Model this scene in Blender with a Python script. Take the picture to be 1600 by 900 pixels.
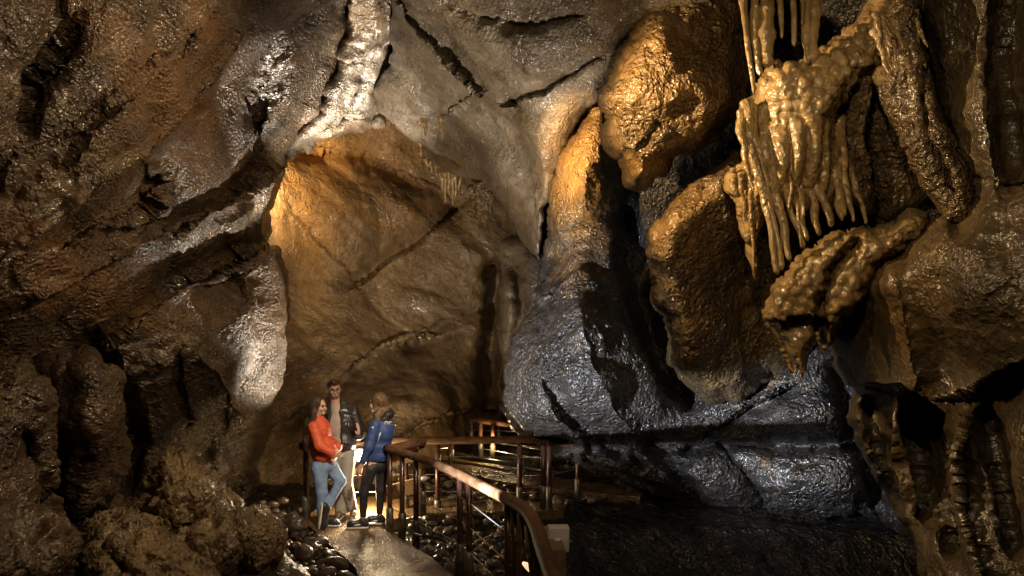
import bpy, bmesh, math, random
import numpy as np
from mathutils import Vector, Matrix

sc = bpy.context.scene
for o in list(bpy.data.objects): bpy.data.objects.remove(o)
C = sc.collection
R = math.radians
F = 1200.0            # focal length in photo pixels
CAMZ = 3.0

# ------------------------------------------------------------------ camera, world, exposure
cam_d = bpy.data.cameras.new('camera'); cam = bpy.data.objects.new('camera', cam_d); C.objects.link(cam)
cam_d.lens = F / 1600 * 36; cam_d.sensor_width = 36; cam_d.clip_end = 300; cam_d.clip_start = 0.05
cam.location = (0, 0, CAMZ); cam.rotation_euler = (R(90), 0, 0)
sc.camera = cam
w = bpy.data.worlds.new('World'); sc.world = w; w.use_nodes = True
w.node_tree.nodes['Background'].inputs[0].default_value = (0.01, 0.007, 0.004, 1)
w.node_tree.nodes['Background'].inputs[1].default_value = 0.0
sc.view_settings.view_transform = 'Standard'; sc.view_settings.look = 'None'
sc.view_settings.exposure = 0.0; sc.view_settings.gamma = 1.0
sc.cycles.max_bounces = 4; sc.cycles.diffuse_bounces = 3; sc.cycles.glossy_bounces = 2
sc.cycles.sample_clamp_indirect = 0.6
sc.cycles.caustics_reflective = False; sc.cycles.caustics_refractive = False; sc.cycles.blur_glossy = 0.5
sc.cycles.sample_clamp_direct = 30.0
sc.cycles.use_denoising = True
sc.cycles.denoising_prefilter = 'FAST'

def at(px, py, Y):
    return Vector(((px - 800) / F * Y, Y, CAMZ - (py - 450) / F * Y))
def ground_z(Y):
    return 0.09 * (9 - Y) if Y < 9 else 0.0
def at_floor(px, py, h=0.0):
    """where the ray through a photo pixel meets the walkway level (plus h)"""
    k = (py - 450) / F
    Y = (CAMZ - h) / k
    if Y < 9: Y = (CAMZ - h - 0.81) / (k - 0.09)
    return Vector(((px - 800) / F * Y, Y, ground_z(Y) + h))

# ------------------------------------------------------------------ lamps (hidden or visible fittings of the show cave, plus added fills)
def aim(o, target):
    d = Vector(target) - o.location
    o.rotation_euler = d.to_track_quat('-Z', 'Y').to_euler()
def spot(name, loc, target, power, color, angle=90, blend=0.5, size=0.05):
    l = bpy.data.lights.new(name, 'SPOT'); l.energy = power; l.color = color
    l.spot_size = R(angle); l.spot_blend = blend; l.shadow_soft_size = size
    o = bpy.data.objects.new(name, l); C.objects.link(o); o.location = loc; aim(o, target)
    return o
def point(name, loc, power, color, size=0.06):
    l = bpy.data.lights.new(name, 'POINT'); l.energy = power; l.color = color; l.shadow_soft_size = size
    o = bpy.data.objects.new(name, l); C.objects.link(o); o.location = loc
    return o
WARM = (1.0, 0.74, 0.42); GOLD = (1.0, 0.67, 0.32); AMBER = (1.0, 0.58, 0.22); WHITE = (1.0, 0.86, 0.68); COOL = (0.86, 0.90, 1.0)
LAMPS = dict(
    flood   = point('floodlight_glow', at(561, 711, 10.15), 95, (1.0, 0.84, 0.58), 0.05),
    pathfill   = point('added_path_fill', at(574, 775, 10.25), 110, (1.0, 0.74, 0.42), 0.05),  # added low light to brighten the path behind the legs
    rimlow  = spot('chamber_lamp', at(650, 650, 12.3), at(436, 530, 11.3), 1300, WHITE, 50, 0.5, 0.03),
    rimmid  = spot('chamber_side_lamp', at(550, 540, 13.4), at(435, 300, 11.6), 1700, WHITE, 24, 0.5, 0.04),
    rimtop  = spot('chamber_high_lamp', at(545, 400, 14.0), at(515, 140, 12.6), 1500, WHITE, 32, 0.7, 0.04),
    arch    = spot('arch_lamp', at(560, 500, 13.0), at(545, 120, 12.6), 1300, WHITE, 56, 0.7, 0.05),
    amber   = spot('chamber_amber_lamp', at(420, 330, 13.2), at(610, 270, 16.6), 1000, (1.0, 0.66, 0.32), 130, 0.9, 0.06),
    chamber = spot('chamber_low_lamp', at(600, 690, 11.4), at(640, 450, 15.0), 600, (1.0, 0.84, 0.64), 82, 0.8, 0.04),
    gold    = spot('high_gold_lamp', at(800, 130, 7.25), at(1140, 210, 7.7), 760, GOLD, 98, 0.7, 0.03),
    gold2   = spot('high_gold_lamp_twin', at(770, 110, 8.0), at(905, 230, 10), 1900, GOLD, 40, 0.8, 0.03),
    cool1   = spot('walkway_cool_lamp', (-1.9, 5.5, 1.22), at(870, 570, 9.8), 4300, COOL, 34, 0.7, 0.02),
    cool2   = spot('walkway_cool_lamp', (-1.9, 5.5, 1.22), at(1150, 695, 9.8), 3600, COOL, 22, 0.5, 0.02),
    cool3   = spot('walkway_cool_lamp', (-1.9, 5.5, 1.22), at(1330, 675, 9.8), 3200, COOL, 20, 0.5, 0.02),
    lowright = spot('added_low_right_light', (1.2, 6.6, 2.2), at(1480, 730, 6.2), 170, GOLD, 56, 0.9, 0.03),  # added side light to raise glints on the lower right wall
    rightfill = spot('added_right_fill', (0.2, 1.5, 5.4), at(1060, 380, 9.0), 400, WARM, 84, 0.9, 0.06),  # added broad fill from the camera side, opens up the dark right half
    passage = point('passage_lamp', at(768, 690, 13.15), 26, GOLD, 0.04),
    wallL   = spot('left_wall_lamp', (-0.4, 8.4, 5.6), at(100, 330, 7.5), 440, (1.0, 0.72, 0.40), 110, 0.8, 0.03),
    wallfill= spot('added_left_wall_fill', (1.6, 4.0, 5.8), at(170, 520, 8.0), 400, (1.0, 0.70, 0.40), 95, 0.9, 0.04),  # frontal fill added to lift the left wall
    near    = spot('added_near_rail_light', (0.9, 1.8, 5.2), at(860, 850, 4.8), 110, (1.0, 0.8, 0.6), 34, 0.9, 0.06),  # added from above the camera to brighten the rail end and boxes
    people  = spot('path_lamp', (0.3, 4.6, 5.2), at(545, 735, 10), 1700, (1.0, 0.84, 0.64), 19, 0.9, 0.05),
    ceil    = spot('ceiling_lamp', at(760, 560, 9.5), at(790, 100, 11.5), 850, (1.0, 0.85, 0.66), 90, 0.8, 0.06),
    right   = spot('right_wall_lamp', (-1.0, 3.0, 5.6), at(1440, 480, 6.0), 330, WARM, 76, 0.9, 0.04),
)

# ------------------------------------------------------------------ numpy noise
rng = np.random.RandomState(7)
PERM = np.concatenate([rng.permutation(256)] * 3).astype(np.int64)
GRAD = rng.normal(size=(256, 3)); GRAD /= np.linalg.norm(GRAD, axis=1)[:, None]
def perlin(P):
    Pi = np.floor(P).astype(np.int64); f = P - Pi; Pi &= 255
    u = f * f * f * (f * (f * 6 - 15) + 10)
    out = 0
    for dx in (0, 1):
        for dy in (0, 1):
            for dz in (0, 1):
                h = PERM[PERM[PERM[(Pi[:, 0] + dx) & 255] + ((Pi[:, 1] + dy) & 255)] + ((Pi[:, 2] + dz) & 255)]
                g = GRAD[h]
                d = g[:, 0] * (f[:, 0] - dx) + g[:, 1] * (f[:, 1] - dy) + g[:, 2] * (f[:, 2] - dz)
                wx = u[:, 0] if dx else 1 - u[:, 0]; wy = u[:, 1] if dy else 1 - u[:, 1]; wz = u[:, 2] if dz else 1 - u[:, 2]
                out = out + d * wx * wy * wz
    return out
def fbm(P, oct=5, gain=0.5, lac=2.03, ridged=False):
    a = 1.0; s = 0
    Q = P.copy()
    for i in range(oct):
        n = perlin(Q + i * 17.3)
        s = s + a * ((0.35 - np.abs(n) * 1.6) if ridged else n)
        a *= gain; Q = Q * lac
    return s
HASH3 = rng.rand(256, 3)
def worley(P):
    """distance to nearest cell point and that cell's random value"""
    Pi = np.floor(P).astype(np.int64)
    best = np.full(len(P), 9.0); second = np.full(len(P), 9.0); cid = np.zeros(len(P)); off = np.zeros((len(P), 3))
    for dx in (-1, 0, 1):
        for dy in (-1, 0, 1):
            for dz in (-1, 0, 1):
                c = Pi + (dx, dy, dz)
                h = PERM[PERM[PERM[c[:, 0] & 255] + (c[:, 1] & 255)] + (c[:, 2] & 255)]
                v = c + HASH3[h] - P
                d = np.sqrt((v * v).sum(1))
                m = d < best
                second = np.where(m, best, np.minimum(second, d))
                best = np.where(m, d, best); cid = np.where(m, h / 255.0, cid); off[m] = v[m]
    return best, second, cid, off

# ------------------------------------------------------------------ tagging
def tag(o, label=None, cat=None, group=None, kind=None):
    if label: o['label'] = label
    if cat: o['category'] = cat
    if group: o['group'] = group
    if kind: o['kind'] = kind
    return o
def link_mesh(name, verts, faces, mat, parent=None, smooth=True, origin=None):
    me = bpy.data.meshes.new(name)
    verts = np.asarray(verts, dtype=float)
    if origin is not None: verts = verts - np.array(origin)
    me.from_pydata(verts.tolist(), [], faces if isinstance(faces, list) else faces.tolist())
    me.materials.append(mat)
    if smooth: me.polygons.foreach_set('use_smooth', [True] * len(me.polygons))
    me.update()
    o = bpy.data.objects.new(name, me); C.objects.link(o)
    if origin is not None: o.location = origin
    if parent: o.parent = parent
    return o
def empty(name, loc=(0, 0, 0), rz=0):
    o = bpy.data.objects.new(name, None); C.objects.link(o); o.location = loc; o.rotation_euler = (0, 0, rz); o.empty_display_size = 0.2
    return o

# ------------------------------------------------------------------ materials
def new_mat(name):
    m = bpy.data.materials.new(name); m.use_nodes = True
    nt = m.node_tree; b = nt.nodes['Principled BSDF']
    return m, nt, b
def N(nt, t, **kw):
    n = nt.nodes.new(t)
    for k, v in kw.items():
        if k in n.inputs.keys(): n.inputs[k].default_value = v
        else: setattr(n, k, v)
    return n
def ramp(nt, stops):
    n = nt.nodes.new('ShaderNodeValToRGB'); e = n.color_ramp.elements
    while len(e) > 1: e.remove(e[-1])
    e[0].position = stops[0][0]; e[0].color = (*stops[0][1], 1)
    for p, c in stops[1:]:
        k = e.new(p); k.color = (*c, 1)
    return n
def mixc(nt, a, b, fac, mode='MIX'):
    n = nt.nodes.new('ShaderNodeMix'); n.data_type = 'RGBA'; n.blend_type = mode
    for s, v in ((n.inputs[6], a), (n.inputs[7], b), (n.inputs[0], fac)):
        if hasattr(v, 'is_output') or isinstance(v, bpy.types.NodeSocket): nt.links.new(v, s)
        else: s.default_value = (*v, 1) if isinstance(v, tuple) and len(v) == 3 else v
    return n.outputs[2]
def rock_mat(name, c1, c2, c3, scale=1.0, rough=(0.22, 0.5), bump=1.0, fine=26.0, stain_glow=(0.30, 0.14, 0.035), rot=(0, 0, 0), stretch=(1, 1, 1), spec=0.5, fdist=0.02, vein=0.25, coat=(1.0, 17.0, 0.07, 0.16), dark=0.6):
    c1, c2, c3, stain_glow = [tuple(v * dark for v in c) for c in (c1, c2, c3, stain_glow)]
    m, nt, b = new_mat(name); L = nt.links.new
    g = N(nt, 'ShaderNodeNewGeometry')
    mp = N(nt, 'ShaderNodeMapping'); mp.inputs['Rotation'].default_value = rot; mp.inputs['Scale'].default_value = stretch
    L(g.outputs['Position'], mp.inputs[0])
    P = mp.outputs[0]; W = g.outputs['Position']
    n1 = N(nt, 'ShaderNodeTexNoise', Scale=0.9 * scale, Detail=9.0, Roughness=0.62, Distortion=0.6); L(P, n1.inputs['Vector'])
    r1 = ramp(nt, [(0.34, c1), (0.5, c2), (0.66, c3)]); L(n1.outputs['Fac'], r1.inputs[0])
    # fine mottling
    n2 = N(nt, 'ShaderNodeTexNoise', Scale=9.0 * scale, Detail=6.0, Roughness=0.7); L(P, n2.inputs['Vector'])
    r2 = ramp(nt, [(0.3, (0.45, 0.45, 0.45)), (0.55, (1, 1, 1)), (0.75, (1.5, 1.45, 1.4))]); L(n2.outputs['Fac'], r2.inputs[0])
    col = mixc(nt, r1.outputs[0], r2.outputs[0], 0.8, 'MULTIPLY')
    # iron staining, plus gold light painted on the column : authored attribute broken up by noise
    at_ = N(nt, 'ShaderNodeAttribute', attribute_name='stain_glow')
    n3 = N(nt, 'ShaderNodeTexNoise', Scale=2.2 * scale, Detail=8.0, Roughness=0.65, Distortion=0.8); L(P, n3.inputs['Vector'])
    mm = N(nt, 'ShaderNodeMath', operation='MULTIPLY_ADD'); L(n3.outputs['Fac'], mm.inputs[0]); mm.inputs[1].default_value = 1.6; mm.inputs[2].default_value = -0.8
    ma = N(nt, 'ShaderNodeMath', operation='ADD', use_clamp=True); L(mm.outputs[0], ma.inputs[0]); L(at_.outputs['Fac'], ma.inputs[1])
    col = mixc(nt, col, stain_glow, ma.outputs[0])
    # pale calcite veins
    v = N(nt, 'ShaderNodeTexVoronoi', Scale=0.55 * scale, feature='DISTANCE_TO_EDGE')
    nw = N(nt, 'ShaderNodeTexNoise', Scale=1.3, Detail=5.0); L(W, nw.inputs['Vector'])
    wv = N(nt, 'ShaderNodeVectorMath', operation='ADD'); L(P, wv.inputs[0]); L(nw.outputs['Color'], wv.inputs[1]); L(wv.outputs[0], v.inputs['Vector'])
    vr = ramp(nt, [(0.0, (1, 1, 1)), (0.006, (0, 0, 0))]); L(v.outputs['Distance'], vr.inputs[0])
    vm = N(nt, 'ShaderNodeMath', operation='MULTIPLY'); L(vr.outputs[0], vm.inputs[0]); vm.inputs[1].default_value = vein
    col = mixc(nt, col, (0.42, 0.34, 0.22), vm.outputs[0])
    L(col, b.inputs['Base Color'])
    # wetness
    n4 = N(nt, 'ShaderNodeTexNoise', Scale=1.7, Detail=6.0, Roughness=0.6); L(W, n4.inputs['Vector'])
    mr = N(nt, 'ShaderNodeMapRange'); mr.inputs['From Min'].default_value = 0.35; mr.inputs['From Max'].default_value = 0.65
    mr.inputs['To Min'].default_value = rough[0]; mr.inputs['To Max'].default_value = rough[1]
    L(n4.outputs['Fac'], mr.inputs[0]); L(mr.outputs[0], b.inputs['Roughness'])
    b.inputs['Specular IOR Level'].default_value = spec
    # relief: two bumps in series
    f1 = N(nt, 'ShaderNodeTexNoise', Scale=5.5, Detail=3.0, Roughness=0.6, Distortion=0.6); L(P, f1.inputs['Vector'])
    b1 = N(nt, 'ShaderNodeBump', Strength=1.0 * min(1, bump), Distance=0.09 * bump); L(f1.outputs['Fac'], b1.inputs['Height'])
    f2 = N(nt, 'ShaderNodeTexNoise', Scale=fine * 1.2, Detail=1.0, Roughness=0.5); L(P, f2.inputs['Vector'])
    b2 = N(nt, 'ShaderNodeBump', Strength=1.0, Distance=fdist * 1.0 * bump); L(f2.outputs['Fac'], b2.inputs['Height'])
    L(b2.outputs[0], b.inputs['Normal'])
    # water film: its own coarser glitter
    cg = N(nt, 'ShaderNodeTexNoise', Scale=coat[1] * 1.25, Detail=1.4, Roughness=0.55, Distortion=0.4); L(P, cg.inputs['Vector'])
    cb = N(nt, 'ShaderNodeBump', Strength=1.0, Distance=coat[2]);     nm = N(nt, 'ShaderNodeTexNoise', Scale=1.1, Detail=4.0, Roughness=0.6, Distortion=1.0); L(P, nm.inputs['Vector'])
    mk = N(nt, 'ShaderNodeMapRange'); mk.inputs['From Min'].default_value = 0.38; mk.inputs['From Max'].default_value = 0.62; mk.inputs['To Min'].default_value = 0.18; mk.inputs['To Max'].default_value = 1.1; L(nm.outputs['Fac'], mk.inputs[0])
    mh = N(nt, 'ShaderNodeMath', operation='MULTIPLY'); L(cg.outputs['Fac'], mh.inputs[0]); L(mk.outputs[0], mh.inputs[1])
    L(mh.outputs[0], cb.inputs['Height']); L(b1.outputs[0], cb.inputs['Normal'])
    L(cb.outputs[0], b.inputs['Coat Normal'])
    L(cb.outputs[0], b2.inputs['Normal'])
    cw = N(nt, 'ShaderNodeMapRange'); cw.inputs['From Min'].default_value = 0.42; cw.inputs['From Max'].default_value = 0.56; cw.inputs['To Min'].default_value = coat[0]; cw.inputs['To Max'].default_value = coat[0] * 0.15
    L(n4.outputs['Fac'], cw.inputs[0]); L(cw.outputs[0], b.inputs['Coat Weight'])
    b.inputs['Coat Roughness'].default_value = coat[3] * 0.75; b.inputs['Coat IOR'].default_value = 1.7
    return m
def simple_mat(name, col, rough=0.5, metal=0.0, bump=0.0, bscale=30.0, var=0.15, vscale=12.0, emit=None, spec=0.5, stretch=(1, 1, 1), sheen=0.0):
    m, nt, b = new_mat(name); L = nt.links.new
    tc = N(nt, 'ShaderNodeTexCoord'); mp = N(nt, 'ShaderNodeMapping'); mp.inputs['Scale'].default_value = stretch
    L(tc.outputs['Object'], mp.inputs[0])
    n = N(nt, 'ShaderNodeTexNoise', Scale=vscale, Detail=5.0, Roughness=0.6); L(mp.outputs[0], n.inputs['Vector'])
    lo = tuple(c * (1 - 2 * var) for c in col); hi = tuple(min(1, c * (1 + 2 * var)) for c in col)
    r = ramp(nt, [(0.3, lo), (0.7, hi)]); L(n.outputs['Fac'], r.inputs[0]); L(r.outputs[0], b.inputs['Base Color'])
    rr = N(nt, 'ShaderNodeMapRange'); rr.inputs['To Min'].default_value = max(0.05, rough - 0.12); rr.inputs['To Max'].default_value = min(1, rough + 0.12)
    L(n.outputs['Fac'], rr.inputs[0]); L(rr.outputs[0], b.inputs['Roughness'])
    b.inputs['Metallic'].default_value = metal; b.inputs['Specular IOR Level'].default_value = spec
    if sheen: b.inputs['Sheen Weight'].default_value = sheen
    if bump:
        n2 = N(nt, 'ShaderNodeTexNoise', Scale=bscale, Detail=4.0); L(mp.outputs[0], n2.inputs['Vector'])
        bb = N(nt, 'ShaderNodeBump', Strength=1.0, Distance=bump); L(n2.outputs['Fac'], bb.inputs['Height']); L(bb.outputs[0], b.inputs['Normal'])
    if emit:
        b.inputs['Emission Color'].default_value = (*emit[0], 1); b.inputs['Emission Strength'].default_value = emit[1]
    return m

DIAG = (0, R(-42), 0)
M = {}
M['left'] = rock_mat('wet_brown_rock', (0.055, 0.036, 0.020), (0.12, 0.075, 0.038), (0.20, 0.125, 0.06), rot=DIAG, stretch=(0.6, 1, 1.5), rough=(0.35, 0.55), stain_glow=(0.30, 0.14, 0.04), coat=(0.5, 17.0, 0.08, 0.15), dark=0.52, bump=0.5)
M['chamber'] = rock_mat('chamber_rock', (0.13, 0.08, 0.038), (0.22, 0.14, 0.065), (0.31, 0.21, 0.10), rough=(0.5, 0.7), bump=0.6, stain_glow=(0.50, 0.27, 0.07), fine=30, coat=(0.9, 18, 0.055, 0.18), dark=0.7)
M['ceiling'] = rock_mat('ceiling_rock', (0.075, 0.052, 0.032), (0.18, 0.14, 0.095), (0.30, 0.25, 0.185), rough=(0.4, 0.6), bump=0.55, fine=28, stain_glow=(0.27, 0.16, 0.06), coat=(0.8, 20, 0.045, 0.18), dark=0.7)
M['grey'] = rock_mat('wet_grey_rock', (0.05, 0.046, 0.042), (0.10, 0.088, 0.075), (0.16, 0.14, 0.115), rough=(0.3, 0.5), bump=0.8, fine=24, stain_glow=(0.95, 0.50, 0.13), coat=(0.9, 19, 0.12, 0.14), dark=0.27)  # strong gold tint, paints lamplight onto the column edge
M['gold'] = rock_mat('wet_ochre_rock', (0.10, 0.065, 0.03), (0.20, 0.125, 0.05), (0.30, 0.19, 0.075), rough=(0.3, 0.5), bump=0.7, fine=20, stain_glow=(0.34, 0.18, 0.045), coat=(0.7, 18, 0.09, 0.14), dark=0.5)
M['flow'] = rock_mat('flowstone', (0.20, 0.13, 0.05), (0.33, 0.22, 0.095), (0.44, 0.31, 0.15), rough=(0.25, 0.4), bump=0.4, fine=14, stain_glow=(0.34, 0.19, 0.06), fdist=0.010, vein=0, coat=(0.8, 11, 0.05, 0.12), dark=0.75)
M['crust'] = rock_mat('crusty_rock', (0.10, 0.068, 0.032), (0.20, 0.14, 0.07), (0.31, 0.22, 0.11), scale=2.0, rough=(0.5, 0.7), bump=1.0, fine=22, stain_glow=(0.3, 0.17, 0.05), coat=(0.5, 20, 0.05, 0.25), dark=0.85)
M['right'] = rock_mat('right_rock', (0.045, 0.032, 0.018), (0.10, 0.07, 0.036), (0.17, 0.12, 0.06), rough=(0.35, 0.5), bump=0.45, fine=22, stain_glow=(0.2, 0.11, 0.03), coat=(0.32, 18, 0.03, 0.24), dark=0.62)
M['shell'] = rock_mat('dark_rock', (0.03, 0.024, 0.016), (0.05, 0.038, 0.024), (0.08, 0.06, 0.036), bump=1.0)

# ------------------------------------------------------------------ sculpting of the rock masses
def seg_dist(X, Yp, poly, closed=False):
    """distance to a polyline and the signed side of the nearest segment"""
    P = [np.array(p[:2], float) for p in poly]
    if closed: P = P + [P[0]]
    best = np.full(X.shape, 1e9); side = np.zeros(X.shape)
    for a, b in zip(P[:-1], P[1:]):
        d = b - a; L2 = max(1e-6, d @ d)
        t = np.clip(((X - a[0]) * d[0] + (Yp - a[1]) * d[1]) / L2, 0, 1)
        ex = X - (a[0] + t * d[0]); ey = Yp - (a[1] + t * d[1])
        dist = np.sqrt(ex * ex + ey * ey)
        m = dist < best
        best = np.where(m, dist, best)
        side = np.where(m, np.sign(d[0] * ey - d[1] * ex), side)
    return best, side
def inside(X, Yp, poly):
    ins = np.zeros(X.shape, bool); n = len(poly)
    for i in range(n):
        x1, y1 = poly[i][:2]; x2, y2 = poly[(i + 1) % n][:2]
        if y1 == y2: continue
        c = ((y1 > Yp) != (y2 > Yp)) & (X < (x2 - x1) * (Yp - y1) / (y2 - y1) + x1)
        ins ^= c
    return ins
def rbf(ctrl, X, Yp):
    c = np.array(ctrl, float); s = 300.0
    n = len(c)
    def U(r2): return r2 * np.log(np.maximum(r2, 1e-12)) * 0.5
    D = ((c[:, None, 0] - c[None, :, 0]) ** 2 + (c[:, None, 1] - c[None, :, 1]) ** 2) / s ** 2
    K = U(D) + np.eye(n) * 0.02
    Pm = np.c_[np.ones(n), c[:, 0] / s, c[:, 1] / s]
    A = np.zeros((n + 3, n + 3)); A[:n, :n] = K; A[:n, n:] = Pm; A[n:, :n] = Pm.T
    sol = np.linalg.solve(A, np.r_[c[:, 2], 0, 0, 0])
    out = sol[n] + sol[n + 1] * X / s + sol[n + 2] * Yp / s
    for i in range(n):
        out = out + sol[i] * U(((X - c[i, 0]) ** 2 + (Yp - c[i, 1]) ** 2) / s ** 2)
    return out
def axis(lo, hi, a, b, step):
    """grid lines: fine inside [a,b], growing outside"""
    core = list(np.arange(max(lo, a), min(hi, b) + step, step))
    s = step; x = core[0]; left = []
    while x > lo: s *= 1.25; x -= min(s, 40); left.append(x)
    s = step; x = core[-1]; right = []
    while x < hi: s *= 1.25; x += min(s, 40); right.append(x)
    return np.array(left[::-1] + core + right)
def warp2(X, Yp, amp, sc_, seed):
    P = np.c_[X.ravel() / sc_, Yp.ravel() / sc_, np.full(X.size, seed * 3.7)]
    return X + amp * fbm(P, 4).reshape(X.shape) * 1.6, Yp + amp * fbm(P + 51.3, 4).reshape(X.shape) * 1.6

def mass(name, outline, ctrl, mat, roll=(60, 1.2), strokes=(), blobs=(), stain_glows=(), noise=(0.5, 0.22, 0.05), wob=7, step=3.0,
         thick=2.0, seed=1, strat=None, facet=0.0, pleats=None, knobs=None, parent=None, ymin=None, crease=0.8, beds=None, base_stain=-0.15, slabs=None):
    xs = [p[0] for p in outline]; ys = [p[1] for p in outline]
    gx = axis(min(xs) - 12, max(xs) + 12, -20, 1620, step); gy = axis(min(ys) - 12, max(ys) + 12, -20, 920, step)
    X, Yp = np.meshgrid(gx, gy)
    Xw, Yw = warp2(X, Yp, wob, 42.0, seed)
    d, _ = seg_dist(Xw, Yw, outline, True)
    s = np.where(inside(Xw, Yw, outline), d, -d)
    gyy, gxx = np.gradient(s, gy, gx)
    # keep cells with an inner vertex, snap their outer vertices to the outline
    inn = s > 0
    cell = inn[:-1, :-1] | inn[1:, :-1] | inn[:-1, 1:] | inn[1:, 1:]
    g2 = np.maximum(gxx ** 2 + gyy ** 2, 0.25)
    mv = (~inn) & (s > -60)
    lim = 1.6 * step + 40 * ((X < -20) | (X > 1620) | (Yp < -20) | (Yp > 920))
    k = np.where(mv, np.clip(-s / g2, 0, lim), 0)
    X2 = X + k * gxx; Y2 = Yp + k * gyy
    sd = np.maximum(s, 0)
    # smooth depth
    Dp = rbf(ctrl, X2, Y2)
    if ymin: Dp = np.maximum(Dp, ymin)
    Xs, Ys = warp2(X2, Y2, 5, 30.0, seed + 9)
    for st in strokes:
        poly, wd, amp, kind = st
        dd, side = seg_dist(Xs, Ys, poly)
        if kind == 'g': Dp = Dp + amp * np.exp(-(dd / wd) ** 2)
        elif kind == 's': Dp = Dp + amp * np.where(side > 0, np.exp(-dd / wd), 0) * 1.0
        elif kind == 'r': Dp = Dp - amp * np.exp(-dd / wd)
    for (bx, by, rx, ry, amp) in blobs:
        q = ((Xs - bx) / rx) ** 2 + ((Ys - by) / ry) ** 2
        Dp = Dp - amp * np.exp(-q)
    t = np.clip(sd / roll[0], 0, 1)
    Dp = Dp + roll[1] * (1 - np.sqrt(np.maximum(0, 1 - (1 - t) ** 2)))
    # world positions
    idx = -np.ones(X.shape, int)
    used = np.zeros(X.shape, bool)
    used[:-1, :-1] |= cell; used[1:, :-1] |= cell; used[:-1, 1:] |= cell; used[1:, 1:] |= cell
    idx[used] = np.arange(used.sum())
    D = Dp[used]; xw = (X2[used] - 800) / F * D; zw = CAMZ - (Y2[used] - 450) / F * D
    V = np.c_[xw, D, zw]
    q = np.c_[idx[:-1, :-1][cell], idx[1:, :-1][cell], idx[1:, 1:][cell], idx[:-1, 1:][cell]]
    # displacement along normals
    def normals(V, q):
        fn = np.cross(V[q[:, 2]] - V[q[:, 0]], V[q[:, 3]] - V[q[:, 1]])
        n = np.zeros_like(V)
        for i in range(4): np.add.at(n, q[:, i], fn)
        ln = np.linalg.norm(n, axis=1)[:, None]; return n / np.maximum(ln, 1e-9)
    n = normals(V, q)
    if (n[:, 1].mean()) > 0: q = q[:, ::-1]; n = -n
    P = V.copy()
    if strat is not None:
        ang, str_ = strat      # strata direction in the x-z plane
        ca, sa = math.cos(R(ang)), math.sin(R(ang))
        a = V[:, 0] * ca + V[:, 2] * sa; b_ = -V[:, 0] * sa + V[:, 2] * ca
        P = np.c_[a / str_, V[:, 1] * 0.8, b_]
    big, mid, fin = noise
    disp = 0
    if beds is not None:                         # bedding ledges: long smooth faces ending in broken edges
        ang, lam, amp = beds; ca, sa = math.cos(R(ang)), math.sin(R(ang))
        a = V[:, 0] * ca + V[:, 2] * sa; b_ = -V[:, 0] * sa + V[:, 2] * ca
        Q = np.c_[a * 0.35, V[:, 1] * 0.4, b_ * 0.5]
        for lm, am, sd_ in ((lam, amp, 0), (lam * 0.45, amp * 0.22, 31)):
            ph = b_ / lm + 0.9 * fbm(Q / lm + sd_, 3) + 0.12 * fbm(V * 3.0 + sd_, 2); fr = ph - np.floor(ph)
            ledge = np.where(fr < 0.84, fr / 0.84, (1 - fr) / 0.16)
            disp = disp + np.clip(sd[used] / 70.0, 0, 1) * am * (ledge - 0.5) * np.clip(0.9 + 2.2 * perlin(Q * 1.7 + 70 + sd_), 0, 1.4)
    if slabs is not None:                        # big overlapping slabs with creased joints
        fr_, am = slabs
        Pw = P * fr_ + 0.25 * np.c_[perlin(P * 1.1 + 3), perlin(P * 1.1 + 40), perlin(P * 1.1 + 77)]
        b1, b2_, cid, off = worley(Pw + seed)
        disp = disp + np.clip(sd[used] / 60.0, 0, 1) * am * (-1.7 * b1 ** 2 + 0.16 * (off[:, 0] * np.cos(cid * 40) + off[:, 2] * np.sin(cid * 40)))
    if facet:
        b1, b2_, cid, off = worley(P * 0.9 + seed)
        disp = disp + facet * ((cid - 0.5) + 0.9 * (off[:, 0] * np.cos(cid * 40) + off[:, 2] * np.sin(cid * 40))) * np.clip((b2_ - b1) * 5, 0, 1)
        b1, b2_, cid, off = worley(P * 2.6 + seed + 5)
        disp = disp + 0.35 * facet * ((cid - 0.5) + 0.9 * (off[:, 0] * np.cos(cid * 40) + off[:, 2] * np.sin(cid * 40))) * np.clip((b2_ - b1) * 5, 0, 1)
    if big: disp = disp + big * fbm(P * 0.55 + seed * 5.1, 3, 0.5)
    if mid: disp = disp + mid * fbm(P * crease + seed * 2.3, 4, 0.42, ridged=True)
    if mid: disp = disp + 0.22 * mid * fbm(P * 3.3 + seed * 1.3, 4, 0.55, ridged=True)
    if fin: disp = disp + 1.8 * fin * fbm(P * 8.0 + seed, 4, 0.6)
    if pleats is not None:                       # hanging curtain folds: (wavelength m, amplitude m, y0 photo row, y1)
        wl, amp, y0, y1 = pleats
        ph = V[:, 0] / wl + 0.55 * fbm(np.c_[V[:, 0] * 1.3, V[:, 1] * 0.5, V[:, 2] * 0.35], 3) * 3 + 0.15 * fbm(np.c_[V[:, 0] * 3, V[:, 1], V[:, 2] * 2.0], 3)
        prof = 1 - np.abs(np.sin(ph * math.pi)) ** 0.8 * 1.0
        prof = np.sqrt(np.abs(np.cos(ph * math.pi)))
        m_ = np.clip((Y2[used] - y0) / 50.0, 0, 1) * np.clip((y1 - Y2[used]) / 30.0, 0, 1)
        disp = disp + amp * (prof - 0.5) * m_
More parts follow.
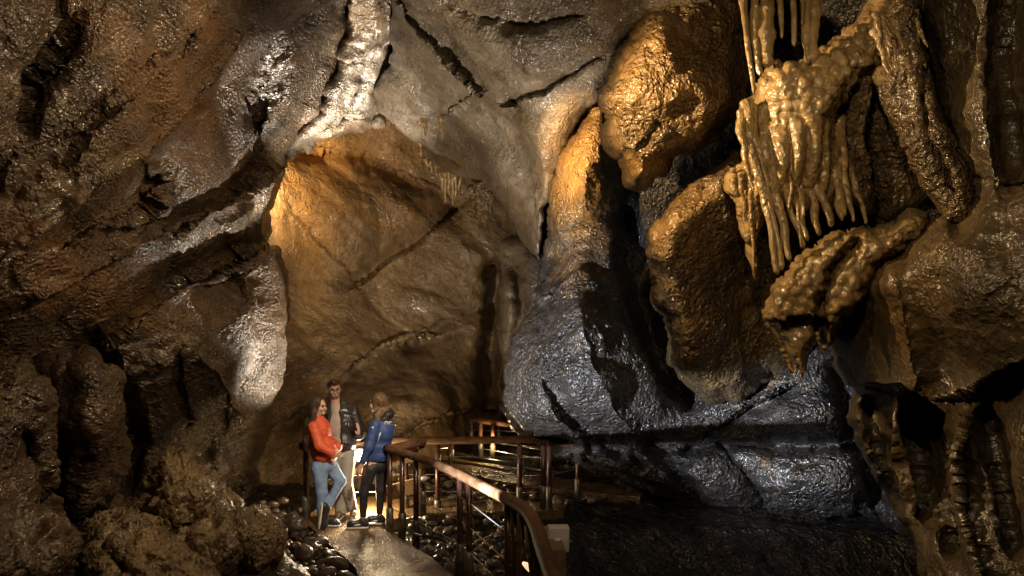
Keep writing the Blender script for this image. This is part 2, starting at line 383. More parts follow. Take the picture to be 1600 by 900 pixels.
    if knobs is not None:                        # rounded popcorn of flowstone
        sc1, amp, y0, y1 = knobs
        b1, _, cid, _ = worley(np.c_[V[:, 0], V[:, 1] * 0.7, V[:, 2] * 0.75] * sc1 + seed)
        m_ = np.clip((y1 - Y2[used]) / 60.0, 0, 1) * np.clip((Y2[used] - y0) / 30.0, 0, 1)
        disp = disp + amp * m_ * (np.sqrt(np.maximum(0, 1 - np.minimum(b1 * 1.25, 1) ** 2)) * (0.5 + cid) - 0.4)
    vr = np.array([0, 0, CAMZ]) - V; vr /= np.linalg.norm(vr, axis=1)[:, None]
    wn = np.clip(sd[used] / 60.0, 0, 1)[:, None] * 0.9          # away from the rim push outwards, not along cliff faces
    nd = n * (1 - wn) + wn * (0.35 * n + 0.85 * vr); nd /= np.linalg.norm(nd, axis=1)[:, None]
    V = V + nd * np.asarray(disp)[:, None]
    # staining, and the gold light painted on the column
    stv = np.zeros(len(V)) + base_stain
    for (bx, by, rx, ry, ang, amp) in stain_glows:
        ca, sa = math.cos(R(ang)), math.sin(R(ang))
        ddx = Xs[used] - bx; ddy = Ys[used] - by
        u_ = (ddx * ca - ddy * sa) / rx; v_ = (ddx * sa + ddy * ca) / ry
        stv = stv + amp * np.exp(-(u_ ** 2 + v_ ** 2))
    # close the body: a back surface behind the front one, thin at the rim and full inside
    e = np.sort(np.r_[q[:, [0, 1]], q[:, [1, 2]], q[:, [2, 3]], q[:, [3, 0]]], axis=1)
    eo = np.r_[q[:, [0, 1]], q[:, [1, 2]], q[:, [2, 3]], q[:, [3, 0]]]
    key = e[:, 0].astype(np.int64) * (len(V) + 1) + e[:, 1]
    uq, inv, cnt = np.unique(key, return_inverse=True, return_counts=True)
    be = eo[cnt[inv] == 1]
    cen = V.mean(0)
    cp = np.array([0, 0, CAMZ]); ray = V - cp; ray /= np.linalg.norm(ray, axis=1)[:, None]
    back = V + ray * (thick * (0.25 + 0.75 * np.clip(sd[used] / (roll[0] * 1.5), 0, 1)) * (1 + 0.25 * perlin(V * 0.9)))[:, None]
    nV = len(V)
    faces = q.tolist() + (q[:, ::-1] + nV).tolist() + np.c_[be[:, 1], be[:, 0], be[:, 0] + nV, be[:, 1] + nV].tolist()
    allV = [V, back]; allS = [stv, stv]
    VV = np.vstack(allV)
    org = (float(cen[0]), float(cen[1]), float(VV[:, 2].min()))
    o = link_mesh(name, VV, faces, mat, parent, True, org)
    at_ = o.data.attributes.new('stain_glow', 'FLOAT', 'POINT'); at_.data.foreach_set('value', np.concatenate(allS).astype(np.float32))
    return o

# ================================================================== THE CAVE
# closed cave shell behind and around everything
def cave_shell():
    bm = bmesh.new(); bmesh.ops.create_icosphere(bm, subdivisions=6, radius=1.0)
    V = np.array([v.co[:] for v in bm.verts]); Fc = [[v.index for v in f.verts][::-1] for f in bm.faces]; bm.free()
    V = V * np.array([15.0, 16.0, 9.5]) + np.array([0, 6.5, 3.0])
    d = fbm(V * 0.35, 4, 0.55, ridged=True)
    n = V - np.array([0, 6.5, 3.0]); n /= np.linalg.norm(n, axis=1)[:, None]
    V = V - n * (d[:, None] * 0.9)
    o = link_mesh('cave_shell', V, Fc, M['shell']); tag(o, kind='structure')
cave_shell()

def wall_struct(o): tag(o, kind='structure'); return o
def rock_thing(o, label, cat='boulder', group=None): tag(o, label, cat, group); return o

# ---- chamber back wall, amber lit niche
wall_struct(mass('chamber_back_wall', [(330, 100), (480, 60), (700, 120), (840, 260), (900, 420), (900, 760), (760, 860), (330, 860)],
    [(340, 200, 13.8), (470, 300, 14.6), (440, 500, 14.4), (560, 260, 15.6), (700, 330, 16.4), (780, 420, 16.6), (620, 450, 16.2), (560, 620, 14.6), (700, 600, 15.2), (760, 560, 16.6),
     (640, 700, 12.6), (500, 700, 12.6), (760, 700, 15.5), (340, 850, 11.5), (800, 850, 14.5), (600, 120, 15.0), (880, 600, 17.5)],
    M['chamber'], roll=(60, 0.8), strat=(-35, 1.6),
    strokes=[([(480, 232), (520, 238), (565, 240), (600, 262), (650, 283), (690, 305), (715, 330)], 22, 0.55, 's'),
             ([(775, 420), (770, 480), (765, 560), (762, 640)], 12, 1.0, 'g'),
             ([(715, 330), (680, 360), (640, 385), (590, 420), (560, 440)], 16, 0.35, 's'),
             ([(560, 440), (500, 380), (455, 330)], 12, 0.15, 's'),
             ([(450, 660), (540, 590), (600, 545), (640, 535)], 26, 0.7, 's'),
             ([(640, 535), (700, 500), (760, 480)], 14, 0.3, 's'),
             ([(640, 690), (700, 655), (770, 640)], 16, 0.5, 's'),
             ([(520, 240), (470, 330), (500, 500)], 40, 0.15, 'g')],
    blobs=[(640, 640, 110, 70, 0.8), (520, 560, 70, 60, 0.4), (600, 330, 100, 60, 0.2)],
    stain_glows=[(490, 330, 50, 120, 0, 0.6), (560, 225, 150, 45, 0, 0.7), (620, 320, 90, 80, 0, 0.35), (470, 470, 60, 90, 0, 0.3)],
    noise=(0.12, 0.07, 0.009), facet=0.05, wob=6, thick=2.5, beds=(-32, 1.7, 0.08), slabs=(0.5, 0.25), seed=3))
# far dim rock inside the dark passage
rock_thing(mass('passage_rock', [(785, 380), (830, 360), (870, 420), (860, 560), (830, 640), (790, 600), (778, 480)],
    [(780, 400, 14.4), (860, 400, 14.0), (830, 640, 14.2), (800, 500, 14.1)], M['ceiling'], roll=(30, 0.7), noise=(0.110, 0.095, 0.0080), facet=0.022, wob=5, thick=1.5, seed=8,
    strokes=[([(800, 400), (815, 480), (800, 580)], 10, 0.3, 'g')]), 'dim brown rock standing in the dark passage beyond the gold-lit column', 'boulder')

# ---- ceiling of the centre, tapering down to a tongue
wall_struct(mass('ceiling_rock', [(598, -300), (1200, -300), (1120, 0), (985, 60), (955, 110), (900, 200), (868, 262), (858, 330), (845, 408), (812, 372), (785, 322), (752, 292), (700, 262), (660, 235), (628, 200), (592, 172), (588, 140), (604, 108), (612, 60)],
    [(640, -300, 6.0), (1100, -300, 6.2), (620, 0, 9.4), (800, 0, 8.8), (960, 0, 8.2), (620, 110, 11.6), (600, 170, 12.8), (700, 200, 12.0), (780, 170, 10.8), (900, 120, 9.8), (700, 262, 13.6),
     (770, 300, 12.6), (820, 260, 11.2), (845, 400, 11.6), (870, 260, 10.8)],
    M['ceiling'], roll=(34, 0.6), strat=(-38, 1.8),
    strokes=[([(740, 140), (715, 110), (690, 85), (660, 58), (640, 30), (622, 5), (600, -60)], 13, 0.28, 's'),
             ([(985, 60), (940, 90), (880, 128), (845, 150), (805, 158)], 14, 0.22, 's'),
             ([(785, 138), (805, 160)], 10, 0.25, 's'),
             ([(640, 190), (700, 190), (740, 165)], 20, 0.35, 's'),
             ([(830, 275), (838, 300), (835, 330)], 4, 0.05, 'g'),
             ([(690, 0), (740, 25), (830, 35), (900, 20)], 20, 0.3, 's'),
             ([(800, 165), (800, 220), (830, 280)], 20, 0.18, 'g')],
    blobs=[(690, 140, 70, 60, 0.35), (840, 80, 130, 60, 0.3), (830, 220, 50, 80, 0.3)],
    stain_glows=[(730, 15, 80, 30, 0, 0.55), (960, 40, 60, 60, 0, 0.6), (840, 190, 60, 50, 0, 0.3), (880, 220, 30, 90, -20, 0.7), (700, 255, 60, 30, -35, 0.4)],
    noise=(0.1, 0.07, 0.009), facet=0.05, wob=6, thick=2.2, beds=(-40, 1.5, 0.10), slabs=(0.55, 0.22), seed=5))
# ---- bright block of the arch, between fissure and ceiling
wall_struct(mass('arch_rock', [(538, -60), (620, -60), (618, 40), (612, 90), (600, 130), (592, 160), (604, 196), (560, 205), (520, 205), (486, 216), (452, 248), (440, 232), (470, 196), (505, 160), (528, 110), (540, 50)],
    [(540, -60, 10.8), (620, -60, 10.4), (520, 150, 12.6), (600, 120, 12.7), (600, 190, 13.7), (450, 240, 13.3), (540, 195, 13.4)],
    M['ceiling'], roll=(12, 0.3), strokes=[([(600, 130), (590, 150), (575, 200)], 8, 0.25, 'g'), ([(520, 200), (545, 165), (560, 120)], 12, 0.15, 's'), ([(480, 216), (520, 182), (600, 176)], 5, 0.10, 's')],
    stain_glows=[(560, 20, 60, 80, 0, 0.7), (540, 200, 90, 12, 0, 0.5)], noise=(0.1, 0.16, 0.016), facet=0.12, wob=9, thick=1.5, beds=(-55, 0.6, 0.12), seed=6))

# ---- left wall
wall_struct(mass('left_cave_wall', [(-700, -500), (560, -500), (552, -100), (545, 0), (546, 60), (530, 110), (508, 150), (500, 178), (470, 200), (446, 240), (440, 285), (425, 330), (416, 380), (438, 388), (454, 425), (456, 470), (446, 520), (444, 570), (436, 610), (422, 640), (416, 680), (400, 720), (405, 760), (385, 800), (360, 1000), (-700, 1000)],
    [(-700, -400, 2.2), (-600, 450, 2.8), (-600, 950, 3.0), (0, 0, 5.4), (0, 450, 6.6), (0, 850, 7.6), (200, 450, 8.3), (200, 150, 7.0), (300, -100, 6.6), (300, 650, 9.6), (430, 500, 11.0), (420, 350, 11.3), (440, 250, 11.5),
     (400, 80, 9.8), (500, 150, 11.7), (540, -50, 9.6), (540, -400, 6.0), (400, 700, 10.9), (380, 800, 10.6), (330, 950, 10.0)],
    M['left'], roll=(52, 1.5), strat=(42, 2.6),
    strokes=[([(440, 268), (400, 290), (360, 310), (325, 332), (290, 350)], 30, 0.7, 's'),
             ([(420, 382), (370, 400), (310, 430), (250, 470), (205, 500), (160, 535), (140, 552)], 34, 1.0, 's'),
             ([(275, 350), (262, 300), (222, 330), (165, 345), (120, 372)], 24, 0.35, 's'),
             ([(430, 250), (400, 150), (440, 60), (520, 10)], 18, 0.3, 's'),
             ([(20, 300), (120, 210), (230, 120), (330, 40), (400, -40)], 40, 0.35, 's'),
             ([(0, 420), (90, 350), (170, 290), (250, 240), (350, 130), (390, 60)], 24, 0.28, 'r'),
             ([(40, 200), (60, 120), (120, 60)], 26, 0.2, 's'), ([(100, 260), (130, 200), (170, 150)], 22, 0.2, 's'), ([(-20, 250), (80, 230), (180, 190), (290, 90), (350, 20)], 20, 0.16, 'r'), ([(60, 470), (200, 400), (330, 290), (430, 200)], 20, 0.18, 'r'), ([(150, 440), (260, 380), (420, 300)], 16, 0.14, 's'), ([(220, 620), (280, 560), (400, 480)], 18, 0.12, 'r'),
             ([(140, 545), (170, 590), (200, 640), (205, 700), (190, 760)], 18, 0.45, 'g'),
             ([(280, 560), (285, 610), (300, 660)], 14, 0.12, 's'),
             ([(320, 560), (350, 600), (400, 660)], 26, 0.25, 'r'),
             ([(450, 640), (400, 740), (360, 790)], 18, 0.4, 's'),
             ([(350, 355), (380, 340), (425, 290)], 14, 0.28, 'r')],
    blobs=[(330, 560, 110, 90, 0.5), (90, 480, 120, 60, 0.3), (480, 150, 40, 90, 0.3), (400, 500, 45, 120, 0.35)],
    stain_glows=[(260, 140, 60, 210, 38, 0.55), (60, 380, 40, 200, 55, 0.5), (340, 60, 40, 120, 30, 0.35), (130, 470, 160, 60, 0, 0.3)],
    noise=(0.16, 0.07, 0.01), facet=0.048, wob=6, thick=1.6, beds=(40, 1.1, 0.14), base_stain=-0.10, slabs=(0.62, 0.42), seed=11))

# ---- right column and the undercut grey wall running right
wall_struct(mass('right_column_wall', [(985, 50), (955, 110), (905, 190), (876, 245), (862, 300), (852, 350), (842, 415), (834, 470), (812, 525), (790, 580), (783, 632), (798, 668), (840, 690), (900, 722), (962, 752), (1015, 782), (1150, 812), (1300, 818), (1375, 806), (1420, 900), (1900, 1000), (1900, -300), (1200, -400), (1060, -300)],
    [(960, 100, 9.9), (880, 250, 10.4), (850, 420, 10.6), (950, 430, 10.5), (790, 600, 10.2), (880, 600, 9.3), (980, 560, 9.65), (850, 690, 9.9), (915, 270, 9.8), (965, 330, 10.2), (1010, 300, 10.7), (1020, 500, 10.45), (1080, 650, 10.1),
     (1200, 620, 9.9), (960, 750, 10.4), (1150, 800, 10.2), (1300, 740, 9.6), (1370, 800, 9.3), (1300, 500, 9.6), (1200, 200, 9.6), (1100, 0, 9.0), (1100, -300, 7.0), (1800, 0, 6.5), (1800, 900, 6.8), (1500, 400, 8.8)],
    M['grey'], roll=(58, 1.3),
    strokes=[([(965, 120), (962, 190), (985, 290), (985, 380), (1000, 470), (1030, 560), (1080, 625)], 17, 0.8, 'g'),
             ([(960, 340), (900, 370), (840, 425)], 22, 0.35, 'g'),
             ([(905, 420), (870, 440), (835, 470)], 14, 0.3, 'r'),
             ([(860, 600), (875, 640), (905, 670), (960, 700), (1000, 730)], 9, 0.35, 'g'),
             ([(1080, 690), (1130, 660), (1230, 610)], 12, 0.5, 's'),
             ([(1012, 690), (1055, 740), (1090, 780)], 10, 0.3, 'g'), ([(850, 700), (1000, 700), (1150, 698), (1300, 697), (1380, 700)], 9, 0.5, 'g'),  # the long level groove is carved to imitate the handrail's shadow band
             ([(1120, 690), (1170, 740), (1195, 790)], 26, 0.6, 's'),
             ([(1310, 590), (1340, 680), (1370, 780)], 20, 0.5, 'g'),
             ([(830, 470), (850, 530), (848, 590), (865, 620)], 8, 0.12, 's'), ([(905, 480), (925, 560), (960, 640), (1010, 700)], 34, 0.25, 'r'), ([(835, 540), (900, 520), (960, 500)], 20, 0.12, 'r')],
    blobs=[(880, 590, 90, 120, 0.35), (905, 250, 34, 110, 0.45), (1230, 640, 90, 40, 0.3), (1260, 750, 80, 40, 0.3), (905, 480, 40, 50, 0.3)],
    stain_glows=[(900, 240, 40, 120, -18, 0.9), (925, 330, 40, 90, 0, 0.6), (900, 430, 40, 25, 20, 0.35)],  # gold patches deepen the lamplit column edge by colour
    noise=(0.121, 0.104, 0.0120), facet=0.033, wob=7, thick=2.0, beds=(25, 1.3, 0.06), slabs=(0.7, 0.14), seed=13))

# ---- hanging boulder, upper right centre
rock_thing(mass('hanging_boulder', [(1008, 18), (1040, 0), (1060, -60), (1180, -60), (1165, 20), (1172, 90), (1168, 160), (1140, 196), (1085, 232), (1040, 262), (1010, 288), (985, 286), (972, 250), (948, 214), (940, 150), (962, 100), (985, 60)],
    [(1010, 30, 8.2), (1160, 0, 8.1), (960, 150, 8.0), (1060, 120, 7.9), (1150, 180, 8.3), (1000, 280, 8.2), (1060, -60, 8.2), (1080, 220, 8.2)],
    M['gold'], roll=(45, 0.9), strokes=[([(1020, 10), (1050, 90), (1100, 150), (1090, 230)], 60, 0.22, 'r'), ([(950, 160), (1040, 150), (1110, 150)], 40, 0.12, 'r'), ([(1000, 230), (1030, 190), (1060, 200)], 14, 0.12, 's')],
    stain_glows=[(1050, 100, 80, 100, 0, 0.5), (1010, 260, 40, 30, 0, 0.6)], noise=(0.08, 0.1, 0.012), facet=0.053, wob=10, thick=1.6, beds=(40, 0.7, 0.07), slabs=(1.3, 0.16), seed=17),
    'great angular ochre boulder hanging from the roof left of the stalactites')
# ---- slab boulder with glittering upper edge
rock_thing(mass('slab_boulder', [(1172, 232), (1135, 258), (1085, 288), (1042, 322), (1010, 360), (1006, 392), (1018, 440), (1034, 500), (1052, 560), (1074, 600), (1098, 618), (1140, 620), (1200, 602), (1260, 570), (1300, 480), (1300, 300), (1240, 230)],
    [(1172, 240, 8.3), (1080, 320, 8.1), (1020, 400, 8.2), (1060, 560, 8.7), (1160, 420, 8.8), (1250, 520, 9.3), (1260, 260, 8.9), (1150, 640, 9.3)],
    M['gold'], roll=(46, 1.1), strokes=[([(1200, 300), (1190, 450), (1180, 600)], 30, 0.2, 'g')],
    stain_glows=[(1060, 320, 70, 60, 0, 0.5), (1110, 420, 80, 120, 0, 0.25)], noise=(0.08, 0.1, 0.01), facet=0.035, wob=10, thick=1.5, beds=(-48, 0.9, 0.10), slabs=(1.0, 0.14), seed=19),
    'tall dark slab boulder with a glittering golden upper edge, below the hanging boulder')

# ---- flowstone: popcorn shoulder over hanging curtains
fs = mass('flowstone_curtain', [(1178, 150), (1205, 98), (1235, 100), (1268, 100), (1300, 72), (1335, 40), (1370, -20), (1430, -20), (1430, 50), (1400, 95), (1368, 112), (1340, 120), (1316, 150), (1300, 190), (1300, 240), (1312, 290), (1300, 322), (1276, 310), (1256, 326), (1232, 306), (1212, 318), (1194, 290), (1176, 250), (1160, 205), (1162, 170)],
    [(1180, 160, 7.1), (1230, 130, 6.7), (1330, 80, 6.7), (1410, 0, 6.8), (1300, 150, 6.6), (1230, 260, 6.7), (1300, 330, 6.9), (1240, 420, 7.2), (1380, 360, 6.9)],
    M['flow'], roll=(26, 0.45), noise=(0.028, 0.019, 0.0024), wob=5, step=2.2, thick=0.8, seed=23, pleats=(0.10, 0.10, 180, 420), knobs=(13.0, 0.055, 20, 230),
    stain_glows=[(1240, 330, 60, 120, 0, 0.35)])
rock_thing(fs, 'ochre flowstone with popcorn shoulder and long ribbed curtains under the stalactites', 'flowstone')
fs2 = mass('flowstone_ledge', [(1420, 322), (1452, 335), (1440, 370), (1410, 395), (1370, 420), (1352, 470), (1320, 500), (1300, 545), (1292, 555), (1284, 520), (1268, 560), (1262, 584), (1238, 580), (1222, 548), (1200, 512), (1192, 486), (1205, 455), (1228, 425), (1262, 395), (1300, 366), (1350, 350), (1390, 352)],
    [(1420, 330, 6.5), (1350, 370, 6.4), (1280, 400, 6.5), (1200, 490, 6.7), (1240, 570, 6.8), (1300, 520, 6.5), (1400, 390, 6.3)],
    M['flow'], roll=(24, 0.5), noise=(0.033, 0.028, 0.0040), wob=5, step=2.4, thick=0.9, seed=29, knobs=(15.0, 0.045, 330, 560),
    strokes=[([(1340, 380), (1300, 420), (1285, 470), (1280, 540)], 8, 0.25, 'g'), ([(1215, 500), (1255, 490), (1290, 500)], 26, 0.35, 's')],
    stain_glows=[(1250, 480, 60, 60, 0, 0.4)])
rock_thing(fs2, 'lower golden flowstone ledge with drooping lip below the ribbed curtains', 'flowstone')
fs3 = mass('flowstone_drape', [(1150, 262), (1168, 252), (1190, 262), (1196, 300), (1190, 340), (1180, 380), (1184, 440), (1176, 430), (1168, 382), (1158, 352), (1156, 322), (1142, 296), (1140, 280)],
    [(1150, 270, 7.6), (1190, 270, 7.4), (1180, 430, 7.8)], M['flow'], roll=(12, 0.2), noise=(0.017, 0.028, 0.0032), wob=3, step=2.0, thick=0.4, seed=31, pleats=(0.09, 0.07, 270, 430), knobs=(9, 0.05, 200, 400))
rock_thing(fs3, 'small dripping flowstone drape on the crest of the slab boulder', 'flowstone')

# ribs of pale rock beside the hollow
rock_thing(mass('speckled_rib_rock', [(1352, 88), (1392, 100), (1420, 140), (1440, 200), (1468, 270), (1472, 318), (1430, 336), (1392, 350), (1350, 330), (1318, 290), (1302, 240), (1303, 190), (1322, 130)],
    [(1352, 90, 6.9), (1305, 220, 7.1), (1360, 200, 6.9), (1440, 240, 7.3), (1400, 340, 7.3)], M['gold'], roll=(24, 0.5),
    strokes=[([(1365, 110), (1352, 200), (1362, 330)][::-1], 60, 0.5, 's')], noise=(0.044, 0.067, 0.0120), facet=0.022, wob=4, step=2.5, thick=0.8, seed=37),
    'speckled grey rock with dark hollow face just right of the ribbed curtains')
rock_thing(mass('diagonal_rock_rib', [(1372, 60), (1385, 20), (1410, -10), (1428, 10), (1432, 60), (1446, 100), (1462, 160), (1484, 220), (1508, 270), (1518, 310), (1506, 350), (1480, 335), (1452, 290), (1428, 240), (1402, 190), (1378, 150), (1368, 120), (1390, 95)],
    [(1400, 0, 6.2), (1400, 130, 6.2), (1500, 330, 6.0), (1450, 200, 6.0)], M['gold'], roll=(15, 0.3), noise=(0.039, 0.076, 0.0120), facet=0.026, wob=5, step=2.2, thick=0.7, seed=41,
    strokes=[([(1440, 110), (1450, 200), (1490, 300)], 6, 0.15, 'g')]), 'jagged golden rock rib slanting down beside the big right-hand wall')

# ---- right wall
wall_struct(mass('right_cave_wall', [(1420, -500), (2300, -500), (2300, 1100), (1450, 1100), (1440, 900), (1422, 840), (1392, 792), (1362, 745), (1338, 700), (1326, 650), (1330, 610), (1300, 560), (1296, 480), (1330, 440), (1358, 420), (1400, 400), (1440, 372), (1470, 340), (1500, 352), (1516, 300), (1500, 255), (1470, 190), (1450, 110), (1430, 40)],
    [(1430, 0, 6.5), (1430, 400, 6.2), (1340, 500, 6.9), (1340, 700, 7.4), (1395, 900, 6.8), (1500, 200, 5.9), (1600, 400, 5.2), (1600, 0, 5.3), (1600, 850, 5.2), (1480, 560, 5.9), (2200, 400, 3.4), (2200, -400, 2.8), (2200, 1000, 3.2), (1450, -400, 4.8)],
    M['right'], roll=(40, 0.9), strat=(70, 1.4),
    strokes=[([(1620, 555), (1560, 590), (1500, 628), (1455, 640), (1420, 590), (1400, 540), (1385, 480), (1370, 430)][::-1], 34, 0.0, 's'),
             ([(1330, 600), (1400, 600), (1450, 640), (1500, 625), (1560, 588), (1640, 545)], 40, 0.8, 's'),
             ([(1470, 180), (1490, 240), (1520, 275), (1560, 290), (1640, 280)], 10, 0.15, 's'),
             ([(1362, 630), (1372, 700), (1400, 790)], 14, 0.6, 'g'), ([(1430, 660), (1440, 720), (1440, 790)], 20, 0.6, 'g'), ([(1520, 640), (1490, 700), (1500, 800), (1530, 900)], 14, 0.25, 'r'), ([(1470, 690), (1460, 760), (1490, 850)], 14, 0.5, 's'),
             ([(1540, 640), (1560, 720), (1580, 850)], 12, 0.3, 'g'),
             ([(1580, -20), (1570, 100), (1590, 260)], 22, 0.5, 'g'), ([(1440, 360), (1390, 400), (1410, 500), (1430, 600)], 16, 0.25, 'r')],
    blobs=[(1500, 450, 100, 110, 0.4), (1400, 660, 22, 60, 0.35), (1500, 680, 30, 60, 0.35), (1540, 120, 60, 100, 0.3)],
    stain_glows=[(1400, 480, 60, 120, 10, 0.6), (1500, 430, 100, 120, 0, 0.25)], noise=(0.12, 0.08, 0.01), facet=0.044, wob=7, thick=1.2, slabs=(0.5, 0.16), seed=43))

# ---- lower left boulders
rock_thing(mass('rounded_boulder', [(28, 578), (90, 562), (140, 556), (170, 592), (192, 650), (202, 700), (188, 760), (166, 800), (120, 815), (84, 780), (70, 700), (44, 640)],
    [(60, 590, 7.4), (190, 680, 7.8), (120, 800, 7.5), (150, 660, 7.25), (90, 700, 7.3)], M['left'], roll=(34, 0.6), noise=(0.12, 0.12, 0.012), facet=0.08, wob=8, thick=1.0, beds=(60, 0.5, 0.08), seed=47, strokes=[([(140, 560), (130, 640), (150, 720), (120, 800)], 24, 0.14, 'r'), ([(60, 640), (110, 690), (100, 780)], 12, 0.12, 's')]),
    'smooth brown upright boulder leaning on the left wall behind the crusty rocks')
rock_thing(mass('wet_corner_boulder', [(-60, 560), (30, 572), (80, 620), (92, 680), (86, 740), (80, 800), (40, 830), (-60, 820)],
    [(-50, 600, 5.8), (80, 620, 6.6), (80, 800, 6.3), (0, 700, 6.0)], M['left'], roll=(40, 0.8), noise=(0.12, 0.12, 0.03), facet=0.2, wob=6, thick=1.0, seed=49,
    strokes=[([(36, 690), (48, 740), (50, 800)], 16, 0.4, 'g')]), 'wet craggy boulder with a dark cleft, upper of two by the frame edge')
rock_thing(mass('dark_low_boulder', [(-80, 800), (0, 776), (60, 782), (110, 810), (128, 850), (124, 920), (100, 1000), (-80, 1000)],
    [(-60, 850, 4.6), (60, 800, 5.4), (110, 900, 5.0), (0, 990, 4.6)], M['left'], roll=(50, 0.9), noise=(0.12, 0.12, 0.03), facet=0.16, wob=6, thick=1.1, seed=53),
    'low dark boulder beneath the wet craggy one, left of the crusty rocks')
rock_thing(mass('crusty_boulder', [(228, 752), (256, 728), (292, 722), (318, 740), (340, 770), (364, 792), (352, 806), (392, 812), (410, 826), (404, 850), (380, 868), (362, 892), (350, 940), (340, 1020), (100, 1020), (116, 920), (132, 862), (150, 830), (196, 800), (236, 796)],
    [(250, 740, 7.2), (350, 800, 7.0), (400, 830, 6.9), (240, 870, 5.7), (130, 900, 5.7), (220, 1010, 5.0), (340, 940, 6.2)], M['crust'], roll=(30, 0.7), noise=(0.2, 0.2, 0.03), facet=0.16, wob=11, step=2.5, thick=1.1, knobs=(9.0, 0.06, 600, 1200), seed=59,
    strokes=[([(380, 812), (330, 808), (290, 815), (236, 800)][::-1], 14, 0.35, 's'), ([(250, 830), (300, 860), (340, 900)], 14, 0.2, 'g'), ([(160, 860), (200, 900)], 12, 0.2, 'g')],
    blobs=[(285, 765, 40, 28, 0.35)]), 'crusty ochre boulder of porous calcite in the near left corner')
rock_thing(mass('flat_slab_rock', [(372, 862), (392, 852), (440, 868), (476, 886), (500, 930), (500, 1000), (340, 1000), (350, 920)],
    [(380, 860, 7.2), (470, 890, 6.9), (400, 990, 5.8), (490, 990, 5.9)], M['left'], roll=(14, 0.25), noise=(0.05, 0.04, 0.012), facet=0.06, wob=4, thick=0.6, seed=61,
    strokes=[([(440, 870), (425, 890), (385, 920)], 5, 0.06, 'g')]), 'flat smooth grey slab lying beside the crusty ochre boulder', 'slab')

# ================================================================== GROUND
M['ground'] = rock_mat('dark_rubble_ground', (0.014, 0.012, 0.010), (0.03, 0.025, 0.02), (0.055, 0.045, 0.034), scale=3, rough=(0.3, 0.5), bump=1.2, fine=18, vein=0, dark=0.25, coat=(0.25, 16, 0.05, 0.2))
def wet_path_mat():
    m, nt, b = new_mat('wet_path'); L = nt.links.new
    g = N(nt, 'ShaderNodeNewGeometry')
    n = N(nt, 'ShaderNodeTexNoise', Scale=1.6, Detail=6.0); L(g.outputs['Position'], n.inputs['Vector'])
    r = ramp(nt, [(0.35, (0.09, 0.056, 0.028)), (0.65, (0.19, 0.12, 0.06))]); L(n.outputs['Fac'], r.inputs[0])
    v = N(nt, 'ShaderNodeTexVoronoi', Scale=48.0); L(g.outputs['Position'], v.inputs['Vector'])
    r2 = ramp(nt, [(0.0, (0.6, 0.6, 0.6)), (1.0, (1.25, 1.2, 1.15))]); L(v.outputs['Color'], r2.inputs[0])
    L(mixc(nt, r.outputs[0], r2.outputs[0], 0.8, 'MULTIPLY'), b.inputs['Base Color'])
    mr = N(nt, 'ShaderNodeMapRange'); mr.inputs['From Min'].default_value = 0.4; mr.inputs['From Max'].default_value = 0.62; mr.inputs['To Min'].default_value = 0.12; mr.inputs['To Max'].default_value = 0.28
    L(n.outputs['Fac'], mr.inputs[0]); L(mr.outputs[0], b.inputs['Roughness'])
    bb = N(nt, 'ShaderNodeBump', Strength=1.0, Distance=0.014); L(v.outputs['Distance'], bb.inputs['Height'])
    n3 = N(nt, 'ShaderNodeTexNoise', Scale=28.0, Detail=4.0); L(g.outputs['Position'], n3.inputs['Vector'])
    b2 = N(nt, 'ShaderNodeBump', Strength=0.8, Distance=0.012); L(n3.outputs['Fac'], b2.inputs['Height']); L(bb.outputs[0], b2.inputs['Normal'])
    L(b2.outputs[0], b.inputs['Normal'])
    return m
M['path'] = wet_path_mat()
def terrain(x, y):
    z = np.where(y < 9, 0.09 * (9 - y), 0.0) - 0.14 + 0.07 * np.clip((y - 10.3) * 2, 0, 1) * np.clip((x + 1) * 1.2, 0, 1)
    z = z + 0.05 * np.maximum(0, y - 12)
    sm = lambda v: np.clip(v, 0, 1) ** 2 * (3 - 2 * np.clip(v, 0, 1))
    z = z - 0.4 * sm((x - 0.35 - 0.22 * np.maximum(0, 5.5 - y)) / 0.9) * sm((9.9 - y) / 0.9)      # hollow beside the walkway
    return z
xs_ = np.arange(-14, 14.01, 0.09); ys_ = np.arange(-7, 20, 0.09)
X, Y = np.meshgrid(xs_, ys_)
Z = terrain(X, Y) + 0.07 * fbm(np.c_[X.ravel() * 1.2, Y.ravel() * 1.2, np.zeros(X.size)], 5, 0.6).reshape(X.shape)
b1, _, cid, _ = worley(np.c_[X.ravel() * 4.5, Y.ravel() * 4.5, np.zeros(X.size)])
Z = Z + (0.09 * np.sqrt(np.maximum(0, 1 - np.minimum(1, b1 * 1.1) ** 2)) * (0.3 + cid)).reshape(X.shape) - 0.03
ny, nx = X.shape; I = np.arange(X.size).reshape(ny, nx)
tag(link_mesh('ground', np.c_[X.ravel(), Y.ravel(), Z.ravel()], np.c_[I[:-1, :-1].ravel(), I[:-1, 1:].ravel(), I[1:, 1:].ravel(), I[1:, :-1].ravel()], M['ground']), kind='structure')

